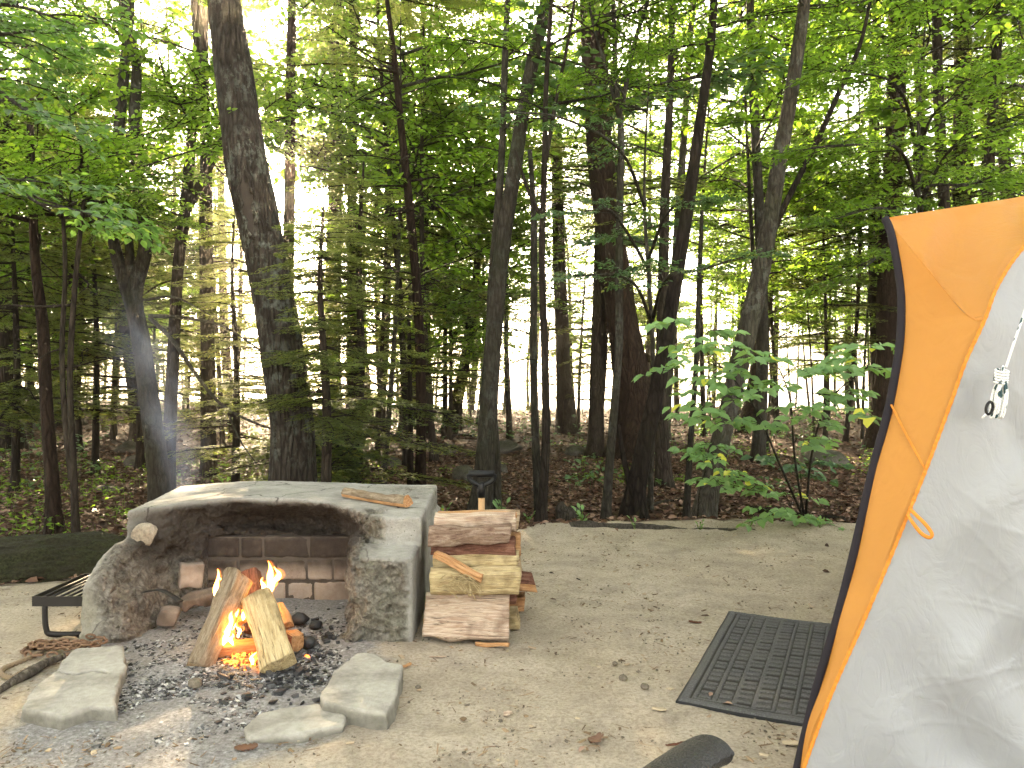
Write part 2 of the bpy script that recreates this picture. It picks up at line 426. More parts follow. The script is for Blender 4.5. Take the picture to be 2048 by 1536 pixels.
def make_broad_limb(seed, scale=1.6, ls=.075, dens=1.0, flat=.22):
    rng = np.random.default_rng(seed); l = Limb(); l.len = scale
    tw = MB(); P = []; D = []; NN = []
    def twig(a, d, ln, r, depth):
        n = 6; t = np.linspace(0, 1, n)[:, None]
        bend = np.array([0, 0, -.10*ln])*t**2+rng.normal(0, .05*ln, 3)*t**2+.03*ln*np.sin(t*7+seed)*np.array([d[1], -d[0], .3])
        pts = a+d*ln*t+bend
        tw.add(*tube(pts, r*(1-.8*t[:, 0])+.0007, 4 if depth == 0 else 3, False))
        if depth < 2:
            m = int((4 if depth == 0 else 3)*dens+rng.integers(0, 4))+ (4 if depth == 0 else 0)
            for k in range(m):
                u = rng.uniform(.18, .98); p = pts[0]*(1-u)+pts[-1]*u
                p = np.array([np.interp(u, t[:, 0], pts[:, i]) for i in range(3)])
                an = (1 if k % 2 else -1)*R(rng.uniform(30, 65))
                dd = np.array([d[0]*math.cos(an)-d[1]*math.sin(an), d[0]*math.sin(an)+d[1]*math.cos(an), d[2]*.5+rng.normal(.02, flat)])
                twig(p, norm(dd), ln*rng.uniform(.35, .6)*(1.15-u*.5), r*.45, depth+1)
        if depth > 0:
            m = max(3, int(ln/(ls*.48)))
            for k in range(m):
                u = (k+.6)/m; p = np.array([np.interp(u, t[:, 0], pts[:, i]) for i in range(3)])
                an = (1 if k % 2 else -1)*R(rng.uniform(35, 70)) if k < m-1 else 0
                dd = np.array([d[0]*math.cos(an)-d[1]*math.sin(an), d[0]*math.sin(an)+d[1]*math.cos(an), rng.normal(-.22, .22)])
                P.append(p); D.append(dd); NN.append([rng.normal(0, .32), rng.normal(0, .32), 1])
    twig(np.zeros(3), np.array([1., 0, 0]), scale, .011*scale, 0)
    P = np.array(P); D = np.array(D); NN = np.array(NN); n = len(P)
    L = ls*rng.uniform(.6, 1.2, n)
    l.tw = (np.concatenate(tw.V), tw.Fc); l.lf = leaves_mesh(P, D, norm(NN), L, L*rng.uniform(.5, .66, n), rng.random(n), rng)
    return l
CON = [make_conifer_limb(s, 2.0) for s in range(6)]
CON_LO = [make_conifer_limb(s+20, 2.0, .13, .075) for s in range(4)]
DEAD = [make_conifer_limb(s+40, 1.6, .12, dead=True) for s in range(4)]
BRO = [make_broad_limb(s+60) for s in range(8)]
BRO_LO = [make_broad_limb(s+80, 1.6, .080, .85) for s in range(6)]
BIGL = [make_broad_limb(s+100, 1.1, .105, .6, .15) for s in range(5)]

def put_limb(leaf, twig, l, pos, d, ln, roll=0.0, rng=RNG, fat=1.0):
    """place template l at pos pointing along d with length ln; leaves keep near natural size"""
    d = norm(d); s = ln/l.len
    up = np.array([0, 0, 1.]); y = norm(np.cross(up, d)); z = np.cross(d, y)
    cr, sr = math.cos(roll), math.sin(roll)
    y, z = y*cr+z*sr, z*cr-y*sr
    flip = 1 if rng.random() < .5 else -1
    M = np.stack([d, y*flip, z], 0)*s
    V, fs = l.tw
    nV = V@M+pos
    off = 0
    if twig is not None: twig.add(nV, fs)
    if leaf is not None and l.lf is not None:
        V, Q, r = l.lf
        leaf.add(V@M+pos, Q, (r+rng.uniform(-.12, .12)).clip(0, 1))

def stem_world(st, d, H, ddy=0.0):
    """st: list of (X, Y, width_px) from top to base in photo pixels -> world path base..top with radii"""
    st = sorted(st, key=lambda s: -s[1])
    P = []; r = []
    for (X, Y, w) in st:
        dd = d+ddy*(768+CAMH*F/d-Y)/F*d
        P.append(px(X, Y, dd)); r.append(w*dd/F/2)
    return P, r

def trunk_mesh(mb, P, r, k=14, flare=True, bark=.05, seed=0, step=.08):
    P = np.array(P); r = np.array(r)
    L = np.concatenate([[0], np.cumsum(np.linalg.norm(np.diff(P, axis=0), axis=1))])
    n = max(6, int(L[-1]/step)); t = np.linspace(0, L[-1], n)
    # centripetal-ish: resample catmull then by length
    C = catmull(P, len(P)*12); CL = np.concatenate([[0], np.cumsum(np.linalg.norm(np.diff(C, axis=0), axis=1))])
    t2 = t/L[-1]*CL[-1]; Q = np.stack([np.interp(t2, CL, C[:, i]) for i in range(3)], -1)
    rr = np.interp(t, L, r)
    V, fs = tube(Q, rr, k)
    Vr = V.reshape(n, k, 3); cen = Q[:, None, :]; off = Vr-cen
    th = np.arange(k)/k*2*math.pi
    g = np.stack([np.cos(th)[None, :]*2.2+0*t[:, None], np.sin(th)[None, :]*2.2+0*t[:, None], t[:, None]*1.3+0*th[None, :]], -1)
    f = 1+bark*2.2*fbm(g+seed*7.1, 3, seed)
    if flare:
        lob = .55+.45*np.cos(th*3+seed)[None, :]
        f = f+(np.exp(-t/(.10+rr[0]*.9))[:, None])*(.25+.75*lob)*.75
    Vr = cen+off*f[..., None]
    mb.add(Vr.reshape(-1, 3), fs, .5)
    return Q, rr

def finish_tree(name, base, label, cat, group, trunk, crown, twigs, bark, leafm):
    root = empty(name, base)
    def local(mb): mb.V = [v-base for v in mb.V]; return mb
    if twigs is not None and twigs.n: 
        o2 = None
        trunk.add(np.concatenate(twigs.V), [f for f in twigs.Fc])
    local(trunk).build('trunk', MAT[bark], root)
    if crown.n: local(crown).build('crown', MAT[leafm], root)
    tag(root, label, cat, group); return root

TREES = []
def tree(name, label, stems, d, bark='bark_brown', leafm='leaf_green', kind='broad', H=9, seed=1, live=(2.4, 99), nl=22, ll=(1.0, 2.2),
         dead=0, drange=(1, 5), group=None, cat='tree', k=14, az=None, ddy=0, lib=None, extra=None, barkd=.05, up=.25, flare=True, extend=True):
    rng = np.random.default_rng(seed*13+5)
    trunk, crown, twigs = MB(), MB(), MB()
    paths = []
    base = None
    for si, st in enumerate(stems):
        P, r = stem_world(st, d, H, ddy)
        if si == 0:
            g = gz(P[0][0], P[0][1]); b = P[0].copy()
            if P[0][2] > g+.03: P = [np.array([b[0], b[1], g])]+P; r = [r[0]*1.04]+r
            b = P[0].copy(); b[2] = g; P[0] = b-np.array([0, 0, .06]); base = b
        if extend and P[-1][2] > CAMH+.42*d and H > P[-1][2]+1:
            dr = norm(P[-1]-P[-2]); top = P[-1][2]; rem = H-top; q = P[-1].copy(); w = r[-1]
            for j in range(4):
                dr = norm(dr*.7+np.array([rng.normal(0, .05), rng.normal(0, .05), .5])); q = q+dr*rem/4; P.append(q); r.append(w*(1-.23*(j+1)))
        Q, rr = trunk_mesh(trunk, P, r, k if r[0] > .04 else 8, flare and si == 0, barkd, seed+si, .07 if d < 9 else .15)
        paths.append((Q, rr))
    for i in range(nl+dead):
        Q, rr = paths[rng.integers(len(paths))]
        isd = i >= nl
        lo, hi = (drange if isd else live); hi = min(hi, Q[-1, 2]-.1)
        ok = np.where((Q[:, 2] > lo) & (Q[:, 2] <= hi))[0]
        if len(ok) == 0: continue
        j = rng.choice(ok); p = Q[j]; h = p[2]
        a = rng.uniform(0, 2*math.pi) if az is None else R(rng.normal(az[0], az[1]))
        frac = (h-lo)/(max(H-lo, .5))
        if isd:
            ln = rng.uniform(.5, 1.3); e = rng.uniform(-.25, .3)
            put_limb(None, twigs, DEAD[rng.integers(len(DEAD))], p, [math.cos(a), math.sin(a), e], ln, rng.uniform(-.5, .5), rng)
        else:
            ln = rng.uniform(*ll)*(1-.45*frac)
            if kind == 'conifer':
                put_limb(crown, twigs, (lib or CON)[rng.integers(len(lib or CON))], p, [math.cos(a), math.sin(a), rng.uniform(-.15, .15)], ln, rng.uniform(-.2, .2), rng)
            else:
                put_limb(crown, twigs, (lib or BRO)[rng.integers(len(lib or BRO))], p, [math.cos(a), math.sin(a), up+rng.uniform(-.15, .35)], ln, rng.uniform(-.3, .3), rng)
    if extra: extra(crown, twigs, rng)
    return finish_tree(name, base, label, cat, group, trunk, crown, twigs, bark, leafm)

def bough(P, r, lf, tw, lib, ln=.9, n=8, seed=0, start=.25, rng=None, droop=0.0):
    """bough along world points P with sprays off both sides"""
    rng = rng or np.random.default_rng(seed); C = catmull(P, 16)
    tw.add(*tube(C, np.linspace(r, r*.25, 16), 6, False))
    for i in range(n):
        u = start+(1-start)*(i+rng.uniform(0, .6))/n; j = min(15, int(u*15)); t = norm(C[min(15, j+1)]-C[j-1])
        s = 1 if i % 2 else -1; an = s*R(rng.uniform(25, 60)) if i < n-1 else 0
        dd = np.array([t[0]*math.cos(an)-t[1]*math.sin(an), t[0]*math.sin(an)+t[1]*math.cos(an), t[2]*.6-droop+rng.normal(0, .08)])
        put_limb(lf, tw, lib[rng.integers(len(lib))], C[j], dd, ln*rng.uniform(.6, 1.1), rng.uniform(-.25, .25), rng)
# ------------------------------------------------------------------ the trees the photo shows one by one
def wound(crown, twigs, rng): pass
tree('leaning_maple', 'thick lichen-crusted leaning trunk with a long bare scar, rising behind the stone fireplace',
     [[(447, -60, 64), (448, 0, 66), (475, 200, 74), (495, 330, 80), (522, 470, 84), (545, 590, 84), (564, 700, 84), (582, 830, 84), (586, 960, 90), (587, 1050, 96)]],
     6.2, 'bark_maple', 'leaf_green', H=13, seed=1, live=(6.5, 13), nl=14, ll=(1.6, 2.6), k=26, barkd=.07)
tree('forked_tree', 'dark trunk forking into two upright stems at head height, left of the thick leaning trunk',
     [[(262, -20, 18), (245, 180, 20), (232, 330, 19), (226, 470, 21), (250, 560, 29), (274, 640, 33), (296, 780, 37), (318, 960, 40), (322, 1040, 44)],
      [(240, -20, 16), (272, 120, 18), (268, 250, 22), (278, 370, 24), (291, 490, 26), (270, 580, 30), (274, 640, 30)], [(258, 420, 14), (258, 480, 16), (262, 560, 20)]],
     7.6, 'bark_grey', 'leaf_green', H=10, seed=2, live=(4.2, 10), nl=16, ll=(1.0, 2.0), k=18)
tree('forked_tree', 'slim dark trunk right behind the forked one, splitting into a straight and a slanting stem',
     [[(388, -20, 14), (395, 120, 15), (384, 260, 18), (372, 400, 22), (356, 540, 22), (346, 720, 24), (338, 900, 26), (334, 1010, 30)],
      [(470, 230, 10), (440, 290, 14), (405, 360, 17), (374, 420, 18)]],
     8.6, 'bark_brown', 'leaf_green', H=10, seed=3, live=(3.8, 10), nl=16, ll=(1.0, 1.9), dead=4)
tree('young_tree', 'reddish brown slim trunk standing far left behind the steel grate',
     [[(60, 250, 12), (66, 420, 16), (72, 540, 18), (86, 660, 22), (94, 820, 24), (104, 960, 26), (108, 1060, 30)]],
     6.9, 'bark_red', 'leaf_green', H=7, seed=4, live=(2.6, 7), nl=22, ll=(.8, 1.6), dead=4)
tree('young_tree', 'thin twin-stemmed dark sapling between the reddish slim trunk and the forked tree',
     [[(176, 330, 6), (160, 470, 9), (148, 600, 11), (140, 760, 12), (146, 920, 14), (152, 1080, 16)],
      [(118, 330, 6), (130, 520, 9), (124, 700, 10), (130, 840, 11), (142, 960, 11)]],
     6.4, 'bark_brown', 'leaf_green', H=5, seed=5, live=(2.4, 5), nl=16, ll=(.7, 1.4), dead=4, k=8)
tree('straight_tree', 'straight dark trunk seen between the slanting fork and the thick leaning trunk',
     [[(404, -20, 22), (406, 150, 22), (412, 320, 23), (412, 500, 25), (415, 700, 27), (418, 940, 30)]],
     10.5, 'bark_brown', 'needles', 'conifer', H=14, seed=6, live=(4.2, 14), nl=15, ll=(1.2, 2.2), dead=10, drange=(1.2, 5))
tree('hemlock', 'dark reddish straight trunk directly left of the sun',
     [[(584, -20, 17), (581, 200, 20), (579, 400, 22), (576, 560, 24), (574, 760, 27), (574, 930, 30)]],
     10.2, 'bark_red', 'needles', 'conifer', H=14, seed=7, live=(5.2, 14), nl=14, ll=(1.0, 2.0), dead=16, drange=(1.4, 6))
tree('pine', 'broad pale-topped trunk right of the sun, first of the side-by-side pair',
     [[(676, 60, 24), (674, 200, 27), (672, 330, 29), (668, 500, 31), (666, 620, 32), (664, 850, 36)]],
     15, 'bark_red', 'needles', 'conifer', H=18, seed=8, live=(8, 18), nl=12, ll=(1.4, 2.8), dead=16, drange=(2, 8))
tree('pine', 'slimmer of the side-by-side pair of straight trunks right of the sun',
     [[(706, 0, 17), (706, 200, 19), (704, 400, 20), (703, 610, 21), (703, 850, 24)]],
     14.4, 'bark_red', 'needles', 'conifer', H=17, seed=9, live=(8, 17), nl=12, ll=(1.2, 2.4), dead=16, drange=(2, 8))
tree('young_hemlock', 'thin dark pole slanting between the pair of pines and the long dark hemlock',
     [[(757, 60, 7), (768, 230, 8), (784, 420, 10), (798, 560, 11), (806, 720, 13), (812, 870, 15)]],
     12, 'bark_brown', 'needles', 'conifer', H=10, seed=10, live=(5.5, 10), nl=8, ll=(.7, 1.4), dead=14, k=8)
tree('hemlock', 'long slender trunk slanting down to the fireplace right end, bristling with bare twigs',
     [[(772, -20, 8), (790, 130, 12), (803, 260, 15), (818, 400, 17), (832, 560, 18), (840, 700, 20), (842, 860, 20), (840, 975, 24)]],
     8.6, 'bark_red', 'needles', 'conifer', H=9, seed=11, live=(3.6, 9), nl=12, ll=(.9, 1.8), dead=30, drange=(1.2, 5))
tree('straight_tree', 'brown trunk close behind the long slender dark hemlock',
     [[(846, 60, 12), (849, 300, 14), (850, 500, 16), (853, 700, 18), (857, 865, 22)]],
     15.5, 'bark_brown', 'leaf_green', H=15, seed=12, live=(5, 15), nl=15, ll=(1.2, 2.4), dead=5)
tree('sapling', 'thin straight pole standing hard against the left side of the long slender hemlock',
     [[(818, 640, 7), (820, 800, 11), (821, 975, 14)]], 8.8, 'bark_brown', 'needles', 'conifer', H=2.6, seed=13, live=(1.3, 2.6), nl=8, ll=(.3, .8), k=8, extend=False)
tree('leaning_tree', 'tall grey-brown trunk leaning right, growing right behind the shovel handle',
     [[(1096, -20, 24), (1064, 130, 26), (1044, 240, 27), (1024, 370, 29), (1008, 470, 30), (996, 570, 33), (985, 700, 35), (975, 850, 38), (966, 970, 40), (958, 1040, 46)]],
     7.4, 'bark_grey', 'leaf_green', H=11, seed=14, live=(4.2, 11), nl=18, ll=(1.2, 2.0), k=20)
tree('slim_tree', 'slim rough trunk crossing in front of the tall leaning one above head height',
     [[(1016, -20, 11), (1010, 120, 13), (1004, 300, 14), (994, 440, 16), (984, 560, 17), (980, 680, 16), (984, 800, 16), (993, 930, 17), (990, 1018, 20)]],
     7.7, 'bark_grey', 'leaf_green', H=9, seed=15, live=(3.8, 9), nl=12, ll=(.8, 1.5), dead=5)
tree('slim_tree', 'straight greenish stem, left one of the pair right of the shovel',
     [[(1060, 300, 9), (1067, 420, 12), (1068, 560, 14), (1067, 720, 15), (1071, 880, 16), (1078, 1034, 19)]],
     7.2, 'bark_grey', 'leaf_green', H=6, seed=16, live=(3.3, 6), nl=12, ll=(.8, 1.5), dead=3)
tree('slim_tree', 'dark upright stem, right one of the pair right of the shovel, forking high up',
     [[(1104, -20, 8), (1092, 180, 10), (1089, 320, 12), (1084, 480, 13), (1085, 580, 14), (1090, 720, 15), (1092, 860, 16), (1088, 960, 18), (1082, 1040, 22)],
      [(1140, 60, 6), (1112, 200, 7), (1092, 320, 9)], [(1030, 300, 5), (1056, 380, 7), (1086, 440, 8)]],
     6.9, 'bark_brown', 'leaf_green', H=8, seed=17, live=(3.3, 8), nl=16, ll=(.8, 1.6), dead=4)
tree('old_pine', 'very thick dark ridged trunk, the widest in the middle of the wood',
     [[(1178, -20, 40), (1188, 150, 44), (1200, 300, 52), (1214, 430, 54), (1232, 560, 60), (1252, 690, 66), (1270, 800, 74), (1278, 900, 90)]],
     13, 'bark_red', 'needles', 'conifer', H=19, seed=18, live=(7, 19), nl=26, ll=(1.6, 3.0), dead=10, drange=(3, 8), k=30, barkd=.07)
tree('slim_tree', 'slender stem in front of the very thick trunk, splitting like a whip at the top',
     [[(1226, -20, 8), (1232, 160, 11), (1242, 260, 13), (1240, 400, 15), (1238, 560, 16), (1238, 680, 16), (1230, 800, 16), (1220, 920, 17), (1212, 1034, 19)],
      [(1300, -20, 7), (1268, 90, 9), (1244, 210, 10)], [(1180, 20, 5), (1210, 130, 6), (1236, 230, 8)]],
     7.0, 'bark_grey', 'leaf_green', H=8, seed=19, live=(3.4, 8), nl=16, ll=(.8, 1.6), dead=3)
tree('leaning_tree', 'curved trunk leaning right, thin side stem at its foot, before the very thick trunk',
     [[(1428, -20, 14), (1420, 100, 17), (1402, 230, 20), (1382, 370, 24), (1360, 510, 27), (1338, 640, 29), (1316, 770, 31), (1292, 880, 34), (1274, 970, 36), (1268, 1018, 44)],
      [(1236, 850, 9), (1246, 910, 11), (1262, 980, 14)]],
     7.5, 'bark_brown', 'leaf_green', H=10, seed=20, live=(3.6, 10), nl=20, ll=(1.0, 1.8), k=18)
tree('straight_tree', 'upright trunk with flaring roots, right behind the curved leaning one',
     [[(1346, -20, 12), (1340, 180, 14), (1330, 400, 19), (1326, 600, 22), (1322, 800, 26), (1326, 945, 32)]],
     9.8, 'bark_brown', 'leaf_green', H=12, seed=21, live=(4, 12), nl=24, ll=(1.0, 2.0), dead=4)
tree('leaning_tree', 'smooth grey trunk leaning right beside the bright green shrub',
     [[(1612, -20, 22), (1584, 180, 27), (1562, 300, 30), (1540, 440, 33), (1518, 560, 37), (1490, 680, 40), (1462, 800, 38), (1432, 920, 38), (1405, 1040, 44)]],
     7.0, 'bark_grey', 'leaf_green', H=10, seed=22, live=(4.2, 10), nl=16, ll=(1.0, 1.9), k=20, barkd=.035)
tree('slim_tree', 'whip-like bare dark stem curving off across the smooth grey leaning trunk',
     [[(1745, -20, 6), (1720, 90, 8), (1680, 180, 10), (1640, 270, 11), (1600, 350, 12), (1556, 440, 13), (1530, 520, 13), (1500, 650, 14), (1460, 800, 14), (1430, 920, 15), (1420, 1020, 17)]],
     7.6, 'bark_brown', 'leaf_green', H=6, seed=23, live=(4, 6), nl=5, ll=(.6, 1.1), k=8, extend=False)
tree('sapling', 'thin stem rising between the flare-rooted trunk and the bright green shrub',
     [[(1404, 420, 7), (1398, 560, 9), (1393, 720, 11), (1382, 870, 12), (1374, 1004, 14)]], 7.4, 'bark_grey', 'leaf_green', H=5, seed=24, live=(2.8, 5), nl=12, ll=(.6, 1.2), k=8)
tree('pine', 'big dark trunk rising behind the tent peak',
     [[(1798, -20, 34), (1794, 150, 36), (1788, 300, 36), (1780, 450, 38), (1774, 600, 38), (1770, 760, 38), (1760, 870, 46)]],
     14.5, 'bark_red', 'needles', 'conifer', H=18, seed=25, live=(4.8, 18), nl=30, ll=(1.4, 2.8), dead=12, drange=(3, 8), k=20)
tree('pine', 'straight trunk above the sloping orange roof of the tent, left one of two',
     [[(1922, -20, 24), (1921, 200, 25), (1920, 400, 26), (1918, 640, 28), (1916, 850, 32)]], 14, 'bark_red', 'needles', 'conifer', H=17, seed=26, live=(4, 17), nl=30, ll=(1.4, 2.6), dead=8, drange=(3, 7))
tree('pine', 'darker slimmer trunk above the tent roof, right one of two',
     [[(2000, -20, 16), (1990, 150, 18), (1978, 330, 20), (1970, 500, 21), (1965, 850, 24)]], 13, 'bark_brown', 'needles', 'conifer', H=16, seed=27, live=(3.6, 16), nl=28, ll=(1.2, 2.4), dead=8, drange=(3, 7))
tree('hemlock', 'flare-footed trunk standing alone against the bright lake in mid distance',
     [[(1112, 250, 20), (1116, 420, 24), (1120, 560, 27), (1126, 720, 29), (1132, 868, 38)]], 17.5, 'bark_brown', 'needles', 'conifer', H=16, seed=28, live=(5, 16), nl=24, ll=(1.4, 2.6), dead=10)
tree('hemlock', 'dark old trunk leaning behind the forked tree at the left',
     [[(236, 420, 24), (248, 560, 30), (262, 690, 34), (276, 800, 38), (288, 868, 46)]], 15, 'bark_brown', 'needles', 'conifer', H=14, seed=29, live=(3.4, 14), nl=30, ll=(1.4, 2.6), dead=8)
tree('hemlock', 'wide dark trunk at the left edge of the wood with snaking roots',
     [[(124, 300, 32), (126, 560, 36), (130, 700, 38), (132, 835, 48)]], 19, 'bark_brown', 'needles', 'conifer', H=16, seed=30, live=(3.4, 16), nl=36, ll=(1.6, 3.0), dead=6)
tree('hemlock', 'almost black trunk cut by the left edge of the picture',
     [[(6, 200, 32), (8, 560, 36), (12, 760, 40), (16, 880, 50)]], 13, 'bark_brown', 'needles', 'conifer', H=13, seed=31, live=(2.8, 13), nl=36, ll=(1.4, 2.8), dead=4)
tree('straight_tree', 'reddish double-width trunk against the lake, right of the smooth grey leaning trunk',
     [[(1548, 330, 20), (1540, 520, 24), (1526, 650, 28), (1512, 760, 30), (1500, 845, 38)]], 18, 'bark_red', 'leaf_green', H=15, seed=32, live=(5.5, 15), nl=22, ll=(1.2, 2.4), dead=4)
tree('leaning_tree', 'dark trunk leaning right in the wood between the long slender hemlock and the shovel',
     [[(962, 420, 10), (950, 580, 16), (934, 700, 20), (914, 800, 24), (895, 868, 30)]], 17, 'bark_brown', 'leaf_green', H=12, seed=33, live=(4, 12), nl=22, ll=(1.2, 2.2), dead=4)

# ---- low hemlock whose sprays spread in front of the thick leaning trunk
def low_hemlock():
    base = ghit(716, 955); base = px(716, 1000, 8.0); base[2] = gz(base[0], base[1])
    trunk, crown, tw = MB(), MB(), MB(); rng = np.random.default_rng(5)
    P = [base-np.array([0, 0, .06]), base+np.array([-.02, 0, .6]), base+np.array([.03, 0, 1.5]), base+np.array([0, .05, 2.6]), base+np.array([.05, .05, 3.6])]
    Q, rr = trunk_mesh(trunk, P, [.075, .06, .045, .03, .01], 12, True, .05, 4)
    for i in range(130):
        h = rng.uniform(.35, 3.4); p = base+np.array([0, 0, h]); a = rng.uniform(0, 2*math.pi)
        if rng.random() < .5: a = R(rng.normal(215, 45))
        put_limb(crown, tw, CON[rng.integers(6)], p, [math.cos(a), math.sin(a), rng.uniform(-.12, .12)], rng.uniform(1.0, 1.9)*(1-.18*h), rng.uniform(-.2, .2), rng)
    finish_tree('young_hemlock', base, 'low bushy hemlock with drooping sprays between the thick leaning trunk and the slender one', 'tree', None, trunk, crown, tw, 'bark_brown', 'needles')
low_hemlock()
def hemlock_at(X, Y, d, H, n, L, label, seed, lo=.4):
    base = px(X, Y, d); base[2] = gz(base[0], base[1]); rng = np.random.default_rng(seed)
    trunk, crown, tw = MB(), MB(), MB()
    Q, rr = trunk_mesh(trunk, [base-np.array([0, 0, .06]), base+np.array([.02, 0, H*.4]), base+np.array([-.03, 0, H*.75]), base+np.array([0, 0, H])], [.05, .035, .02, .006], 10, True, .05, seed)
    for i in range(n):
        h = rng.uniform(lo, H*.95); a = rng.uniform(0, 2*math.pi)
        put_limb(crown, tw, CON[rng.integers(6)], base+np.array([0, 0, h]), [math.cos(a), math.sin(a), rng.uniform(-.15, .1)], rng.uniform(.6, 1)*L*(1-.6*h/H), rng.uniform(-.2, .2), rng)
    finish_tree('young_hemlock', base, label, 'tree', None, trunk, crown, tw, 'bark_brown', 'needles')
hemlock_at(648, 960, 5.75, 2.7, 70, 1.15, 'young hemlock whose sprays fringe the right side of the thick leaning trunk', 11, 1.0)
hemlock_at(470, 900, 8.8, 3.4, 60, 1.6, 'young hemlock growing left of the thick leaning trunk', 12, .5)
hemlock_at(30, 900, 9.0, 4.2, 76, 1.9, 'dense young hemlock in the gloom at the far left', 13, .9)
hemlock_at(900, 860, 15, 4.5, 40, 2.1, 'young hemlock in the middle distance left of the shovel', 14, .8)
hemlock_at(1650, 840, 15, 5.5, 44, 2.2, 'young hemlock beyond the bright green shrub', 15, 1.4)
hemlock_at(190, 860, 10.5, 4.6, 70, 1.9, 'young hemlock far back at the left between the sapling and the forked tree', 16, 1.6)

# ---- boughs reaching in from trees just outside the frame
def edge_tree(name, label, base, H, r, boughs, leafm, lib, seed, bark='bark_grey', ln=.9, n=8):
    base = np.array(base, float); base[2] = gz(base[0], base[1]); rng = np.random.default_rng(seed)
    trunk, crown, tw = MB(), MB(), MB()
    P = [base-np.array([0, 0, .05]), base+np.array([.03, 0, H*.35]), base+np.array([-.05, .05, H*.7]), base+np.array([0, 0, H])]
    Q, rr = trunk_mesh(trunk, P, [r, r*.8, r*.55, r*.15], 14, True, .05, seed)
    for b in boughs:
        q = [np.array(v, float) for v in b]; j = int(np.argmin(np.abs(Q[:, 2]-q[0][2]+.25)))
        bough([Q[j]]+q, .02, crown, tw, lib, ln, n, seed, .3, rng)
    for i in range(10):
        j = rng.integers(int(len(Q)*.55), len(Q)-2); a = rng.uniform(0, 2*math.pi)
        put_limb(crown, tw, lib[rng.integers(len(lib))], Q[j], [math.cos(a), math.sin(a), .3], rng.uniform(.8, 1.4), 0, rng)
    return finish_tree(name, base, label, 'tree', None, trunk, crown, tw, bark, leafm)
edge_tree('beech_tree', 'large-leaved branches reaching in over the top left corner from a tree outside the frame', (-3.9, 4.3, 0), 5.2, .07,
    [[px(-120, 60, 3.9), px(-20, 70, 3.8), px(70, 60, 3.7)], [px(-150, 150, 4.1), px(-60, 140, 3.9), px(10, 190, 3.6), px(60, 230, 3.5)],
     [px(-140, 330, 3.6), px(-70, 350, 3.4), px(10, 370, 3.3), px(100, 420, 3.2)],
     [px(-80, 30, 4.4), px(20, 10, 4.3), px(150, 50, 4.2)]], 'leaf_near', BIGL, 31, ln=.5, n=7)
edge_tree('understory_tree', 'cool green leafy sprays hanging in front of the leaning trunks at the upper middle', px(1300, 900, 7.9), 4.6, .03,
    [[px(1240, 300, 6.8), px(1120, 235, 6.2), px(1000, 225, 5.9)], [px(1260, 560, 6.6), px(1140, 550, 6.2)], [px(1340, 420, 6.7), px(1420, 400, 6.4)],
     [px(1330, 560, 6.6), px(1400, 540, 6.2), px(1500, 510, 6.0)], [px(1230, 430, 6.4), px(1180, 420, 6.2)]], 'leaf_cool', BIGL, 32, ln=.42, n=6)
edge_tree('understory_tree', 'leafy tree screening the view above the tent peak', px(1850, 950, 8.2), 5.2, .04,
    [[px(1780, 420, 7.0), px(1660, 440, 6.4)], [px(1800, 300, 7), px(1700, 290, 6.4), px(1600, 300, 6.2)], [px(1900, 300, 7.2), px(1990, 260, 7)], [px(1850, 380, 7), px(1940, 370, 6.6), px(2030, 330, 6.4)],
     [px(1800, 500, 6.9), px(1720, 540, 6.5)], [px(1860, 240, 7), px(1960, 160, 6.6)], [px(1800, 180, 7), px(1700, 140, 6.6)]], 'leaf_green', BIGL, 33, ln=.6, n=8)

# ---- the long crooked limb of the forked tree, bare at its end
def crooked():
    tw = MB()
    a = px(275, 650, 7.5)
    for pts, r in (([px(300, 632, 7.4), px(350, 634, 7.2), px(440, 650, 7.0), px(520, 700, 6.8)], .022), ([px(300, 636, 7.4), px(345, 680, 7.1), px(400, 760, 6.9), px(450, 815, 6.8), px(520, 850, 6.7), px(560, 860, 6.7)], .022),
                   ([px(450, 812, 6.8), px(480, 880, 6.75), px(515, 930, 6.7)], .011), ([px(290, 600, 7.4), px(350, 595, 7.2), px(420, 630, 7.0)], .015)):
        C = catmull(pts, 18); tw.add(*tube(C, np.linspace(r, r*.35, 18), 7))
    return tw
ft = [o for o in bpy.data.objects if o.name == 'forked_tree'][0]
c = crooked(); c.V = [v-np.array(ft.location) for v in c.V]; c.build('limb', MAT['bark_grey'], ft)

